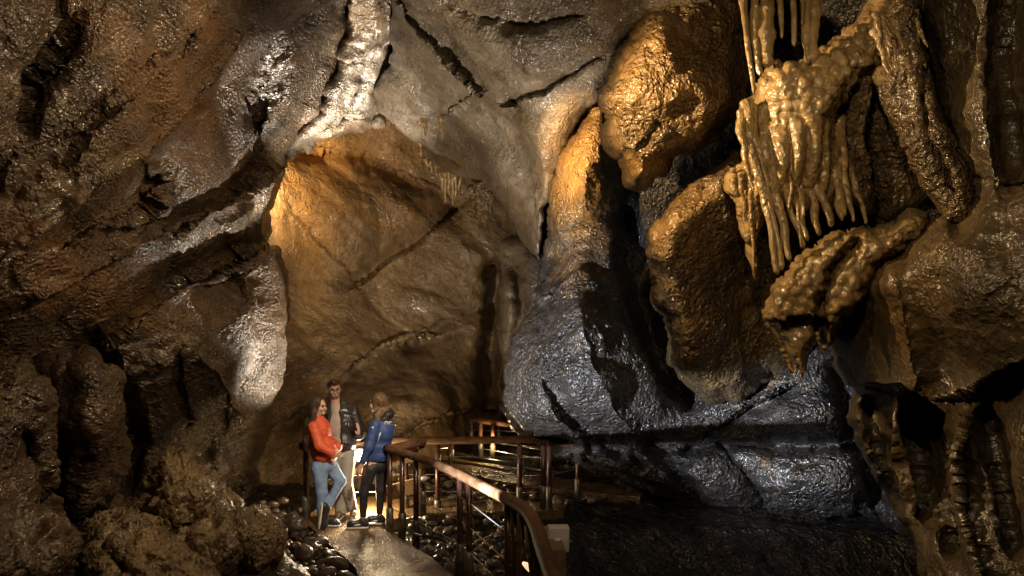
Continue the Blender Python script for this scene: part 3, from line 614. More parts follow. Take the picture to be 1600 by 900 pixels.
def resample(P, step=0.12, closed=False):
    """Catmull-Rom through the points, evenly spaced"""
    P = [np.array(p, float) for p in P]; out = []
    n = len(P)
    for i in range(n - 1):
        p0, p1, p2, p3 = P[max(0, i - 1)], P[i], P[i + 1], P[min(n - 1, i + 2)]
        k = max(2, int(np.linalg.norm(p2 - p1) / step))
        for j in range(k):
            t = j / k
            out.append(0.5 * ((2 * p1) + (-p0 + p2) * t + (2 * p0 - 5 * p1 + 4 * p2 - p3) * t * t + (-p0 + 3 * p1 - 3 * p2 + p3) * t ** 3))
    out.append(P[-1]); return out
def strip(name, left, right, mat, up=0.0, thick=0.16):
    """a path slab between two edges given as floor points (x, y)"""
    n = 60
    def ev(P):
        Q = np.array(resample([(p[0], p[1]) for p in P], 0.05)); d = np.r_[0, np.cumsum(np.linalg.norm(np.diff(Q, axis=0), axis=1))]
        t = np.linspace(0, d[-1], n); return np.c_[np.interp(t, d, Q[:, 0]), np.interp(t, d, Q[:, 1])]
    A, B = ev(left), ev(right); V = []; m = 13
    for i in range(n):
        for j in range(m):
            p = A[i] + (B[i] - A[i]) * j / (m - 1)
            e = 0.03 * float(perlin(np.array([[p[0] * 5, p[1] * 5, 1.0]]))[0]) if j in (0, m - 1) else 0
            V.append((p[0] + e, p[1], ground_z(p[1]) + up + 0.006 * float(perlin(np.array([[p[0] * 2, p[1] * 2, 3.0]]))[0])))
    Fc = [[i * m + j, i * m + j + 1, (i + 1) * m + j + 1, (i + 1) * m + j] for i in range(n - 1) for j in range(m - 1)]
    base = len(V); rim = [i * m for i in range(n)] + [(n - 1) * m + j for j in range(1, m)] + [i * m + m - 1 for i in range(n - 2, -1, -1)] + [j for j in range(m - 2, 0, -1)]
    for r in rim: V.append((V[r][0], V[r][1], V[r][2] - thick))
    k = len(rim); Fc += [[rim[i], rim[(i + 1) % k], base + (i + 1) % k, base + i] for i in range(k)]
    o = link_mesh(name, V, Fc, mat, smooth=False); tag(o, kind='structure')
    # consistent upward normals
    bm = bmesh.new(); bm.from_mesh(o.data); bmesh.ops.recalc_face_normals(bm, faces=bm.faces); bm.to_mesh(o.data); bm.free()
    return o
fl = lambda px, py, h=0: tuple(at_floor(px, py, h))[:2]
# near walkway: comes up from the bottom edge and turns right behind the people
NEAR_L = [fl(430, 1500), fl(500, 1050), fl(560, 905), fl(520, 855), fl(484, 822), (-2.72, 10.0), (-2.3, 11.0), (-0.6, 10.95), (0.3, 10.8), (0.75, 10.6)]
NEAR_R = [fl(960, 1500), fl(810, 1050), fl(712, 905), fl(660, 862), fl(622, 835), (-1.6, 9.7), (-1.45, 10.05), (-0.55, 10.25), (0.3, 10.3), (0.7, 10.4)]
strip('path', NEAR_L, NEAR_R, M['path'])
strip('far_path', [fl(640, 706), fl(720, 712), fl(790, 738), fl(880, 752), fl(1010, 768)], [fl(640, 718), fl(700, 733), fl(760, 752), fl(860, 768), fl(1000, 782)], M['path'], up=0.05)

# ---- tubes and rounded boxes
def tube_geo(P, r, seg=12, V=None, Fc=None, caps=True):
    V = [] if V is None else V; Fc = [] if Fc is None else Fc
    P = [Vector(p) for p in P]; n = len(P); base = len(V)
    rr = r if isinstance(r, (list, tuple)) else [r] * n
    t0 = (P[1] - P[0]).normalized(); ref = Vector((0, 0, 1)) if abs(t0.z) < 0.9 else Vector((1, 0, 0))
    u = t0.cross(ref).normalized()
    for i in range(n):
        t = (P[min(n - 1, i + 1)] - P[max(0, i - 1)]).normalized()
        u = (u - t * u.dot(t)).normalized(); v = t.cross(u)
        for k in range(seg):
            a = 2 * math.pi * k / seg
            V.append(tuple(P[i] + (u * math.cos(a) + v * math.sin(a)) * rr[i]))
    for i in range(n - 1):
        for k in range(seg):
            a = base + i * seg + k; b = base + i * seg + (k + 1) % seg
            Fc.append([a, b, b + seg, a + seg])
    if caps:
        Fc.append([base + k for k in range(seg)][::-1]); Fc.append([base + (n - 1) * seg + k for k in range(seg)])
    return V, Fc
def box_geo(c, half, axes=None, bev=0.01):
    bm = bmesh.new(); bmesh.ops.create_cube(bm, size=2.0)
    for v in bm.verts: v.co = Vector((v.co.x * half[0], v.co.y * half[1], v.co.z * half[2]))
    bmesh.ops.bevel(bm, geom=list(bm.edges), offset=bev, segments=2, affect='EDGES', profile=0.6)
    m = Matrix.Translation(Vector(c))
    if axes is not None: m = m @ axes.to_4x4()
    V = [tuple(m @ v.co) for v in bm.verts]; bm.verts.index_update(); Fc = [[v.index for v in f.verts] for f in bm.faces]; bm.free()
    return V, Fc
def part(name, geo, mat, parent, origin=None, smooth=True):
    """mesh from world-space geometry, parented to an (unrotated) thing"""
    V, Fc = geo; V = np.array(V, float)
    off = Vector((0, 0, 0)); p = parent
    while p is not None: off = off + Vector(p.location); p = p.parent
    o0 = np.array(origin if origin is not None else V.mean(0), float)
    o = link_mesh(name, V - o0, Fc, mat, parent, smooth)
    o.location = Vector(o0) - off
    return o
M['rail'] = simple_mat('varnished_hardwood_rail', (0.12, 0.06, 0.028), spec=0.2, rough=0.65, bump=0.004, bscale=14, var=0.3, vscale=7, stretch=(1, 1, 3))
M['post'] = simple_mat('dark_red_post', (0.055, 0.022, 0.014), rough=0.3, var=0.25, bump=0.002, bscale=30)
M['sleeve'] = simple_mat('galvanised_sleeve', (0.16, 0.14, 0.11), rough=0.4, metal=0.6, var=0.3, bump=0.003, bscale=40)
M['steel'] = simple_mat('steel_cable', (0.55, 0.55, 0.52), rough=0.28, metal=0.9, var=0.1)
M['timber'] = simple_mat('pale_timber', (0.36, 0.22, 0.09), rough=0.6, bump=0.004, bscale=40, var=0.22, vscale=9, stretch=(1, 6, 6))
M['oldtimber'] = simple_mat('worn_timber', (0.20, 0.13, 0.05), rough=0.6, bump=0.004, bscale=30, var=0.25, vscale=8, stretch=(6, 6, 1))
M['black'] = simple_mat('black_rubber', (0.012, 0.012, 0.012), rough=0.4, var=0.2)
M['white'] = simple_mat('dusty_white_plastic', (0.55, 0.50, 0.42), rough=0.5, var=0.08)

def post(parent, x, y, z0, z1, r=0.028, mat=None, sleeve=0.30):
    o = part('post', tube_geo([(x, y, z0 - 0.05), (x, y, (z0 + z1) / 2), (x, y, z1)], r, 14), mat or M['post'], parent, (x, y, z0))
    if sleeve:
        part('sleeve', tube_geo([(x, y, z0 - 0.06), (x, y, z0 + sleeve), (x, y, z0 + sleeve + 0.01)], [r + 0.014, r + 0.014, r + 0.002], 14), M['sleeve'], o, (x, y, z0))
    return o
# ---- near curving fence on the right of the walkway
P_near = [at(604, 700, 9.55), at(650, 714, 9.0), at(700, 733, 8.2), at(735, 750, 7.5), at(770, 768, 6.75), at(806, 787, 6.0), at(824, 800, 5.6), at(838, 824, 5.15), at(846, 850, 4.75), at(856, 878, 4.4), at(873, 925, 3.95), at(900, 990, 3.4), at(925, 1080, 2.8)]
f = empty('handrail_fence', (P_near[5].x, P_near[5].y, ground_z(6)))
tag(f, 'long curving timber handrail on paired dark red posts, sweeping down to the near corner', 'fence')
part('handrail', tube_geo(resample(P_near, 0.1), 0.049, 18), M['rail'], f)
def rail_at(P, y):
    Q = resample(P, 0.04)
    return min(Q, key=lambda q: abs(q[1] - y))
for y in (9.5, 9.28, 9.0, 7.85, 7.55, 6.25, 6.02):
    q = rail_at(P_near, y); post(f, q[0], q[1], ground_z(y) - 0.02, q[2] - 0.03, 0.032)
q = rail_at(P_near, 5.72); post(f, q[0] - 0.01, q[1], ground_z(5.7), q[2] - 0.03, 0.05, M['rail'], 0)
q = rail_at(P_near, 4.2); post(f, q[0], q[1], ground_z(4.2), q[2] - 0.03, 0.04)
q = rail_at(P_near, 3.0); post(f, q[0], q[1], ground_z(3.0), q[2] - 0.03, 0.04)
for h in (0.28, 0.52, 0.76):
    Q = [rail_at(P_near, y) for y in (9.5, 9.28, 9.0, 7.85, 7.55, 6.25, 6.02, 5.7, 4.2, 3.0)]
    part('cable', tube_geo([(p[0], p[1], ground_z(p[1]) + h) for p in Q], 0.005, 6), M['steel'], f)

# ---- short lit rail with timber boards beside the floodlight
f = empty('short_rail_fence', (-1.35, 9.9, 0)); tag(f, 'short brightly lit handrail over two pale timber boards right of the floodlight', 'fence')
a, b = at(600, 704, 9.62), at(663, 690, 10.0)
part('handrail', tube_geo([a + (b - a) * t for t in (0, .03, .3, .6, .97, 1)], [0.05, 0.058, 0.058, 0.058, 0.058, 0.05], 16), M['rail'], f)
def board(parent, p0, p1, h, th, mat, name='board'):
    p0, p1 = Vector(p0), Vector(p1); d = p1 - p0; L_ = d.length; x = d.normalized(); z = Vector((0, 0, 1)); y = z.cross(x).normalized(); z = x.cross(y)
    ax = Matrix((x, y, z)).transposed()
    return part(name, box_geo((p0 + p1) / 2, (L_ / 2, th / 2, h / 2), ax, 0.006), mat, parent, smooth=False)
board(f, at(598, 722, 9.85), at(660, 707, 10.15), 0.17, 0.04, M['timber'])
board(f, at(598, 773, 9.85), at(652, 758, 10.1), 0.20, 0.04, M['timber'])
board(f, at(652, 710, 10.05), at(676, 709, 10.1), 0.22, 0.12, M['oldtimber'], 'end_block')
post(f, at(655, 700, 10.15).x, 10.15, 0, 0.93, 0.03, M['timber'], 0)
post(f, at(661, 700, 10.2).x, 10.2, 0, 0.6, 0.03)
part('insulator', tube_geo([at(658, 748, 10.0), at(664, 748, 10.0), at(668, 748, 10.0)], [0.02, 0.035, 0.015], 10), M['white'], f)

# ---- far fence with its long red handrail
P_far = [at(470, 697, 10.0), at(500, 693, 10.2), at(560, 690, 10.45), at(640, 689, 10.45), at(720, 688, 10.45), at(820, 687, 10.42), at(870, 690, 10.5), at(910, 700, 10.9), at(1000, 715, 11.3)]
f = empty('red_rail_fence', (P_far[4].x, P_far[4].y, 0)); tag(f, 'level red-brown handrail fence on the far side of the walkway, running under the grey bulge', 'fence')
part('handrail', tube_geo(resample(P_far, 0.15), 0.05, 14), M['rail'], f)
far_posts = [(478, 9.95), (543, 10.45), (634, 10.5), (684, 10.5), (812, 10.42), (849, 10.46), (858, 10.42), (903, 10.85), (985, 11.2)]
for px, y in far_posts:
    post(f, at(px, 690, y).x, y, 0, rail_at(P_far, y)[2] - 0.02 if px > 500 else at(478, 697, 9.95).z, 0.035, sleeve=0.3 if px != 684 else 0.1)
Qf = [(at(px, 690, y).x, y) for px, y in far_posts]
for h in (0.22, 0.45, 0.7):
    part('cable', tube_geo([(x, y, h) for x, y in Qf], 0.006 if h < .6 else .005, 6), M['steel'], f)

# ---- farthest fence by the far path
f = empty('farthest_fence', at_floor(752, 716, 0)); tag(f, 'distant golden-lit fence with a thin rail at the back of the passage', 'fence')
P_b = [at(734, 657, 14.8), at(790, 659, 14.8), at(850, 668, 14.4), at(930, 690, 13.8)]
part('handrail', tube_geo(resample(P_b, 0.2), 0.035, 10), M['rail'], f)
P_c = [at(748, 657, 13.6), at(795, 663, 13.4)]
part('handrail', tube_geo([P_c[0], (P_c[0] + P_c[1]) / 2, P_c[1]], 0.05, 12), M['rail'], f)
for px, y, top in ((737, 14.8, 658), (780, 14.8, 658), (751, 13.6, 660), (770, 13.3, 662), (684, 12.6, 700), (705, 13.0, 690), (890, 12.9, 700)):
    x = at(px, 0, y).x; post(f, x, y, 0.02, at(px, top, y).z, 0.035, M['rail'], 0.25)
for y0, y1 in (((735, 672, 14.6), (860, 676, 14.2)), ((735, 690, 14.4), (860, 700, 13.6)), ((776, 692, 13.0), (910, 712, 12.6)), ((756, 702, 13.2), (900, 726, 12.6)), ((620, 704, 12.4), (700, 700, 12.8))):
    part('cable', tube_geo([at(*y0), (at(*y0) + at(*y1)) / 2, at(*y1)], 0.009, 6), M['steel'], f)
# low pipe rail along the far path
f = empty('low_kerb_pipe', at_floor(760, 722, 0)); tag(f, 'dark low pipe following the edge of the distant path', 'pipe')
part('pipe', tube_geo(resample([at(700, 708, 13.2), at(730, 716, 13.0), at(790, 724, 12.6), at(850, 735, 12.2), at(940, 745, 11.9), at(1030, 765, 11.5)], 0.2), 0.04, 8), M['black'], f)

# ---- floodlight
f = empty('floodlight', at(561, 711, 10.3)); tag(f, 'glowing floodlight on the timber beside the people', 'floodlight')
M['lamp'] = simple_mat('lamp_glass', (1, 0.9, 0.7), rough=0.3, emit=((1.0, 0.82, 0.52), 22.0), var=0.0)
c = at(562, 711, 10.22)
part('housing', box_geo((c.x, c.y + 0.04, c.z), (0.13, 0.05, 0.10), None, 0.012), M['black'], f)
part('lens', tube_geo([(c.x, c.y - 0.035, c.z), (c.x, c.y - 0.03, c.z), (c.x, c.y - 0.005, c.z)], [0.06, 0.075, 0.078], 24), M['lamp'], f)
b_ = empty('lamp_beam', at(565, 722, 10.32)); tag(b_, 'pale timber beam carrying the floodlight behind the people', 'beam')
board(b_, at(535, 694, 10.46), at(606, 694, 10.42), 0.08, 0.05, M['oldtimber'], 'board')
board(b_, at(535, 737, 10.46), at(606, 730, 10.42), 0.08, 0.05, M['oldtimber'], 'board')

# ---- timber lamp box, power box at the near end of the rail
f = empty('timber_lamp_box', at(845, 880, 4.6)); tag(f, 'worn timber box on the near rail end with a lit fitting inside', 'box')
f.location = (at(845, 880, 4.6).x, 4.6, ground_z(4.6))
def quad_prism(pts, yb, mat, name, parent, yoff):
    A = [at(px, py, y) for px, py, y in pts]; B = [p + Vector((0, yoff, 0)) for p in A]
    n = len(A); V = [tuple(p) for p in A + B]
    Fc = [list(range(n)), list(range(2 * n - 1, n - 1, -1))] + [[i, i + n, (i + 1) % n + n, (i + 1) % n] for i in range(n)]
    return part(name, (V, Fc), mat, parent, smooth=False)
quad_prism([(866, 860, 4.7), (884, 860, 4.7), (884, 1010, 4.7), (846, 1010, 4.7), (846, 862, 4.7)], 0, M['oldtimber'], 'front_board', f, 0.05)
quad_prism([(819, 824, 5.3), (836, 824, 5.3), (868, 1000, 4.72), (838, 1000, 4.72)], 0, M['oldtimber'], 'side_board', f, 0.05)
quad_prism([(844, 825, 5.25), (868, 825, 5.25), (884, 860, 4.72), (855, 860, 4.72)], 0, M['oldtimber'], 'lid', f, 0.05)
M['glow'] = simple_mat('lit_fitting', (1, 0.8, 0.6), rough=0.4, emit=((1.0, 0.6, 0.35), 1.3), var=0)
part('lit_fitting', tube_geo([at(818, 880, 5.2), at(824, 884, 5.15), at(829, 892, 5.1)], [0.012, 0.022, 0.014], 10), M['glow'], f)
part('wire_frame', tube_geo([at(820, 843, 5.2), at(828, 872, 5.1), at(834, 872, 5.1), at(834, 900, 5.0)], 0.005, 6), M['steel'], f)
f = empty('power_box', at(876, 865, 4.75)); tag(f, 'dusty white power box with a blank plate, fixed behind the timber box', 'box')
cbx = at(873, 845, 4.95)
part('case', box_geo((cbx.x, cbx.y + 0.05, cbx.z), (0.07, 0.04, 0.082), None, 0.012), M['white'], f)
part('plate', box_geo(tuple(at(871, 848, 4.92)), (0.018, 0.004, 0.028), None, 0.003), simple_mat('pale_plate', (0.75, 0.68, 0.55), rough=0.5, var=0.05), f)
part('cable_gland', tube_geo([at(889, 846, 4.98), at(892, 846, 4.98), at(895, 846, 4.98)], [0.014, 0.01, 0.006], 8), M['steel'], f)

# ---- kerb of cemented stones and hose beside the walkway
f = empty('black_hose', at_floor(660, 840)); tag(f, 'black hose looping beside the walkway kerb behind the near posts', 'hose')
part('hose', tube_geo(resample([at_floor(625, 818, .05), at_floor(640, 830, .10), at_floor(662, 838, .16), at_floor(690, 842, .10), at_floor(705, 858, .04)], 0.05), 0.018, 8), M['black'], f)
part('hose', tube_geo(resample([at_floor(630, 812, .05), at_floor(655, 808, .2), at_floor(674, 822, .18), at_floor(676, 840, .05)], 0.05), 0.010, 8), M['black'], f)

# ================================================================== COBBLES
M['cobble'] = rock_mat('wet_cobble', (0.05, 0.034, 0.024), (0.085, 0.06, 0.042), (0.15, 0.10, 0.065), scale=2.0, rough=(0.3, 0.45), bump=0.2, fine=20, vein=0.0, coat=(1.0, 9, 0.02, 0.12), dark=0.9, stain_glow=(0.16, 0.09, 0.04))
def cobble_mesh(seed, sub=3):
    bm = bmesh.new(); bmesh.ops.create_icosphere(bm, subdivisions=sub, radius=1.0)
    V = np.array([v.co[:] for v in bm.verts]); Fc = [[v.index for v in f_.verts] for f_ in bm.faces]; bm.free()
    n = V.copy(); V = V * (1 + 0.45 * fbm(V * 0.8 + seed * 7.7, 3, .5, 2.0, seed % 2 == 1)[:, None] + 0.0)
    V = np.sign(V) * np.abs(V) ** 0.92
    V[:, 2] *= 0.62; V[:, 1] *= 0.8
    me = bpy.data.meshes.new('cobble'); me.from_pydata(V.tolist(), [], Fc); me.materials.append(M['cobble'])
    me.polygons.foreach_set('use_smooth', [True] * len(me.polygons)); return me
CM = [cobble_mesh(i) for i in range(9)]
rnd = random.Random(5)
ncob = [0]
def cobbles(region, n, smin, smax, label, group, zup=0.0, ymax=None):
    xs = [p[0] for p in region]; ys = [p[1] for p in region]; placed = []
    tries = 0
    while len(placed) < n and tries < n * 60:
        tries += 1
        px = rnd.uniform(min(xs), max(xs)); py = rnd.uniform(min(ys), max(ys))
        if not inside(np.array([px]), np.array([py]), region)[0]: continue
        p = at_floor(px, py); s = rnd.uniform(smin, smax) * (1 if rnd.random() < 0.85 else 1.5)
        if any((p.x - q[0]) ** 2 + (p.y - q[1]) ** 2 < ((s + q[2]) * 0.62) ** 2 for q in placed): continue
        placed.append((p.x, p.y, s))
        o = bpy.data.objects.new('cobble', CM[rnd.randrange(len(CM))]); C.objects.link(o)
        o.location = (p.x, p.y, p.z - 0.05 + s * 0.3 + zup + rnd.uniform(-.01, .05)); o.scale = (s, s * rnd.uniform(.7, 1.1), s * rnd.uniform(.7, 1.2))
        o.rotation_euler = (rnd.uniform(-.5, .5), rnd.uniform(-.5, .5), rnd.uniform(0, 6.28))
        tag(o, label, 'cobble', group); ncob[0] += 1
BED_L = [(372, 804), (405, 786), (470, 784), (478, 815), (510, 850), (556, 905), (560, 1010), (450, 1010), (440, 870), (400, 845)]
cobbles(BED_L, 130, 0.035, 0.12, 'dark rounded wet cobble in the bed between crusty boulder and walkway', 'cobbles left of the walkway', 0.02)
BED_R = [(632, 812), (700, 800), (830, 796), (845, 840), (820, 905), (730, 905), (700, 885), (665, 860)]
cobbles(BED_R, 120, 0.03, 0.08, 'black glistening cobble in the bed behind the paired red posts', 'cobbles behind the near handrail', 0.0)
BED_F = [(640, 722), (700, 740), (760, 756), (830, 770), (960, 782), (960, 790), (650, 780)]
cobbles(BED_F, 50, 0.05, 0.10, 'small dark cobble in the rubble between walkway and distant path', 'cobbles between the two paths', 0.03)

# ================================================================== PEOPLE
def surface_nets(fn, lo, hi, h):
    ax = [np.arange(lo[i], hi[i] + h, h) for i in range(3)]
    X, Y, Z = np.meshgrid(*ax, indexing='ij'); P = np.c_[X.ravel(), Y.ravel(), Z.ravel()]
    v = fn(P).reshape(X.shape); s = v < 0
    nx, ny, nz = [n - 1 for n in X.shape]
    cnt = np.zeros((nx, ny, nz)); acc = np.zeros((nx, ny, nz, 3))
    corners = [(i, j, k) for i in (0, 1) for j in (0, 1) for k in (0, 1)]
    for a in corners:
        for axis_ in range(3):
            if a[axis_] == 1: continue
            b = list(a); b[axis_] = 1; b = tuple(b)
            va = v[a[0]:a[0] + nx, a[1]:a[1] + ny, a[2]:a[2] + nz]; vb = v[b[0]:b[0] + nx, b[1]:b[1] + ny, b[2]:b[2] + nz]
            m = (va < 0) != (vb < 0)
            t = np.where(m, va / np.where(m, va - vb, 1), 0)
            cnt += m
            for d in range(3): acc[..., d] += np.where(m, a[d] + (t if d == axis_ else 0), 0)
    act = cnt > 0; idx = -np.ones(cnt.shape, int); idx[act] = np.arange(act.sum())
    ii = np.argwhere(act); V = (ii + acc[act] / cnt[act][:, None]) * h + np.array([ax[0][0], ax[1][0], ax[2][0]])
    Fc = []
    for d in range(3):
        o1, o2 = [(1, 2), (2, 0), (0, 1)][d]
        sl = [slice(1, n) for n in (nx, ny, nz)]; sl[d] = slice(0, (nx, ny, nz)[d])
        a = s[tuple(sl)]; sl2 = list(sl); sl2[d] = slice(1, (nx, ny, nz)[d] + 1); b = s[tuple(sl2)]
        for flag, m in ((0, a & ~b), (1, ~a & b)):
            c = np.argwhere(m)
            if len(c) == 0: continue
            off = np.array([1, 1, 1]); off[d] = 0; c = c + off
            def gi(e1, e2):
                q = c.copy(); q[:, o1] -= e1; q[:, o2] -= e2; return idx[q[:, 0], q[:, 1], q[:, 2]]
            q = np.c_[gi(1, 1), gi(0, 1), gi(0, 0), gi(1, 0)]
            Fc.append(q if flag == 0 else q[:, ::-1])
    return V, np.vstack(Fc)
def sd_rod(P, a, b, r0, r1, fy=1.0):
    a = np.array(a, float); b = np.array(b, float); Q = P.copy()
    d = b - a; t = np.clip(((Q - a) @ d) / max(1e-9, d @ d), 0, 1)
    e = Q - (a + t[:, None] * d); e[:, 1] /= fy
    return np.linalg.norm(e, axis=1) - (r0 + (r1 - r0) * t)
def sd_ell(P, c, r, Rm=None):
    e = P - np.array(c, float)
    if Rm is not None: e = e @ Rm
    r = np.array(r, float); k = np.linalg.norm(e / r, axis=1); k2 = np.linalg.norm(e / (r * r), axis=1)
    return k * (k - 1) / np.maximum(k2, 1e-6)
def smin(a, b, k):
    h = np.clip(0.5 + 0.5 * (b - a) / k, 0, 1); return b + (a - b) * h - k * h * (1 - h)
def sdf(prims, k=0.03, noise=None):
    def f(P):
        d = np.full(len(P), 1e3)
        for p in prims:
            op = p[0]
            if op == 'rod': d = smin(d, sd_rod(P, *p[1:]), k)
            elif op == 'rodk': d = smin(d, sd_rod(P, *p[2:]), p[1])
            elif op == 'ell': d = smin(d, sd_ell(P, *p[1:]), k)
            elif op == 'ellk': d = smin(d, sd_ell(P, *p[2:]), p[1])
            elif op == 'sub': d = -smin(-d, sd_ell(P, *p[1:]), 0.006)
            elif op == 'subrod': d = np.maximum(d, -sd_rod(P, *p[1:]))
            elif op == 'cut': d = np.maximum(d, (P - np.array(p[1])) @ np.array(p[2]))    # keep the side against the normal
        if noise is not None: d = d + noise(P)
        return d
    return f
def folds(amp, sx=5, sz=16, seed=0):
    return lambda P: amp * fbm(np.c_[P[:, 0] * sx, P[:, 1] * sx, P[:, 2] * sz] + seed, 3, 0.5, ridged=True)
def organ(name, prims, mat, parent, h=0.009, k=0.03, noise=None, pad=0.03):
    pts = []
    for p in prims:
        if p[0] in ('rod', 'rodk'):
            q = p[1:] if p[0] == 'rod' else p[2:]; r = max(q[2], q[3])
            for c in q[:2]: pts += [np.array(c) - r, np.array(c) + r]
        elif p[0] in ('ell', 'ellk'):
            q = p[1:] if p[0] == 'ell' else p[2:]; r = max(q[1]); pts += [np.array(q[0]) - r, np.array(q[0]) + r]
    pts = np.array(pts); lo = pts.min(0) - pad; hi = pts.max(0) + pad
    V, Fc = surface_nets(sdf(prims, k, noise), lo, hi, h)
    return link_mesh(name, V, Fc, mat, parent, True)
def rotz(a):
    c, s = math.cos(R(a)), math.sin(R(a)); return np.array([[c, -s, 0], [s, c, 0], [0, 0, 1.0]])
def roty(a):
    c, s = math.cos(R(a)), math.sin(R(a)); return np.array([[c, 0, s], [0, 1, 0], [-s, 0, c]])
def head_prims(c, yaw, sz=1.0, tilt=0):
    """head of height ~0.23; local face direction -y, yaw turns it about z"""
    Rm = roty(tilt) @ rotz(yaw); c = np.array(c)
    T = lambda v: tuple(c + Rm @ (np.array(v) * sz))
    r = lambda *v: tuple(np.array(v) * sz)
    return [('ellk', .02, T((0, 0.012, 0.025)), r(.076, .095, .088), Rm), ('ellk', .03, T((0, -.012, -.045)), r(.056, .070, .070), Rm),
            ('ellk', .015, T((0, -.062, -.092)), r(.026, .022, .020), Rm), ('ellk', .008, T((0, -.094, -.018)), r(.010, .013, .026), Rm), ('ellk', .006, T((0, -.103, -.034)), r(.014, .013, .010), Rm),
            ('ellk', .01, T((0, -.080, .022)), r(.050, .014, .012), Rm), ('ellk', .006, T((0, -.084, -.064)), r(.022, .010, .006), Rm), ('ellk', .006, T((0, -.083, -.073)), r(.020, .010, .007), Rm),
            ('sub', T((.030, -.094, .002)), r(.017, .012, .011), Rm), ('sub', T((-.030, -.094, .002)), r(.017, .012, .011), Rm),
            ('ellk', .006, T((.077, .010, -.010)), r(.010, .018, .030), Rm), ('ellk', .006, T((-.077, .010, -.010)), r(.010, .018, .030), Rm),
            ('ellk', .012, T((.040, -.066, -.030)), r(.022, .020, .020), Rm), ('ellk', .012, T((-.040, -.066, -.030)), r(.022, .020, .020), Rm)], T, Rm, r
def face_bits(T, Rm, r, parent, lipcol, browcol):
    for s_ in (-1, 1):
        organ('eye', [('ell', T((.030 * s_, -.083, .002)), r(.012, .008, .008), Rm)], lipcol[1], parent, 0.003, 0.001, pad=.006)
        organ('eyebrow', [('rod', T((.014 * s_, -.094, .020)), T((.046 * s_, -.084, .022)), .0045, .003)], browcol, parent, 0.003, 0.001, pad=.006)
    organ('lips', [('rod', T((-.019, -.090, -.068)), T((0, -.0955, -.067)), .004, .0055), ('rod', T((.019, -.090, -.068)), T((0, -.0955, -.067)), .004, .0055)], lipcol[0], parent, 0.003, 0.004, pad=.006)
def hand_prims(wrist, direction, palm_n, side, L=0.18, curl=0.35):
    """wrist, unit direction of the hand, palm normal, thumb side vector"""
    d = np.array(direction, float); d /= np.linalg.norm(d); n = np.array(palm_n, float); n -= d * (n @ d); n /= np.linalg.norm(n); s = np.cross(d, n) * side
    w_ = np.array(wrist, float); out = [('rodk', .012, tuple(w_), tuple(w_ + d * .05), .024, .026), ('rodk', .01, tuple(w_ + d * .045 + s * .022), tuple(w_ + d * .085 + s * .026), .014, .012), ('rodk', .01, tuple(w_ + d * .045 - s * .022), tuple(w_ + d * .08 - s * .026), .014, .012), ('rodk', .012, tuple(w_ + d * .04), tuple(w_ + d * .09), .018, .015)]
    for i, ln in enumerate((0.068, 0.076, 0.070, 0.054)):
        o = (1.5 - i) * 0.0185
        a = w_ + d * (.088 - abs(i - 1.2) * .004) + s * o
        d1 = d * math.cos(curl) + n * math.sin(curl) + s * (1.5 - i) * 0.05; b = a + d1 * ln * .5
        d2 = d * math.cos(curl * 2.3) + n * math.sin(curl * 2.3) + s * (1.5 - i) * 0.05; c = b + d2 * ln * .5
        out += [('rodk', .003, tuple(a), tuple(b), .0088, .008), ('rodk', .003, tuple(b), tuple(c), .008, .0066)]
    a = w_ + d * .025 + s * .026; b = a + (d * .6 + s * .6 + n * .35) * .042; c = b + (d * .85 + s * .25 + n * .4) * .034
    out += [('rodk', .006, tuple(a), tuple(b), .012, .0105), ('rodk', .004, tuple(b), tuple(c), .0095, .0075)]
    return out
M['skin'] = simple_mat('skin', (0.55, 0.32, 0.22), rough=0.5, bump=0.001, bscale=90, var=0.06)
M['lips'] = simple_mat('lips', (0.42, 0.16, 0.13), rough=0.4, var=0.05)
M['eye'] = simple_mat('dark_eye', (0.03, 0.02, 0.015), rough=0.15, var=0.05)
def hair_mat(name, lo, hi):
    m, nt, b = new_mat(name); L = nt.links.new; tc = N(nt, 'ShaderNodeTexCoord'); mp = N(nt, 'ShaderNodeMapping'); mp.inputs['Scale'].default_value = (1, 1, .16)
    L(tc.outputs['Object'], mp.inputs[0]); n = N(nt, 'ShaderNodeTexNoise', Scale=90.0, Detail=4.0, Distortion=.4); L(mp.outputs[0], n.inputs['Vector'])
    r = ramp(nt, [(.35, lo), (.65, hi)]); L(n.outputs['Fac'], r.inputs[0]); L(r.outputs[0], b.inputs['Base Color']); b.inputs['Roughness'].default_value = .35
    bb = N(nt, 'ShaderNodeBump', Strength=1.0, Distance=.012); L(n.outputs['Fac'], bb.inputs['Height']); L(bb.outputs[0], b.inputs['Normal']); return m
M['hair_dark'] = hair_mat('dark_brown_hair', (0.016, 0.009, 0.006), (0.085, 0.048, 0.03))
M['hair_short'] = hair_mat('brown_hair', (0.03, 0.014, 0.006), (0.12, 0.055, 0.025))
M['hair_auburn'] = hair_mat('auburn_hair', (0.045, 0.025, 0.012), (0.25, 0.15, 0.07))
M['orange'] = simple_mat('orange_nylon', (0.55, 0.085, 0.03), rough=0.55, bump=0.014, bscale=22, var=0.08, stretch=(1, 1, 2.2))
M['denim'] = simple_mat('pale_blue_denim', (0.18, 0.26, 0.40), rough=0.85, bump=0.010, bscale=26, var=0.16, vscale=9)
M['blackjacket'] = simple_mat('black_puffer', (0.020, 0.016, 0.014), rough=0.38, bump=0.006, bscale=20, var=0.2, stretch=(1, 1, 2.5))
M['khaki'] = simple_mat('light_grey_twill', (0.30, 0.27, 0.22), rough=0.8, bump=0.004, bscale=22, var=0.08)
M['sweater'] = simple_mat('beige_sweater', (0.40, 0.32, 0.25), rough=0.9, bump=0.003, bscale=70, var=0.06)
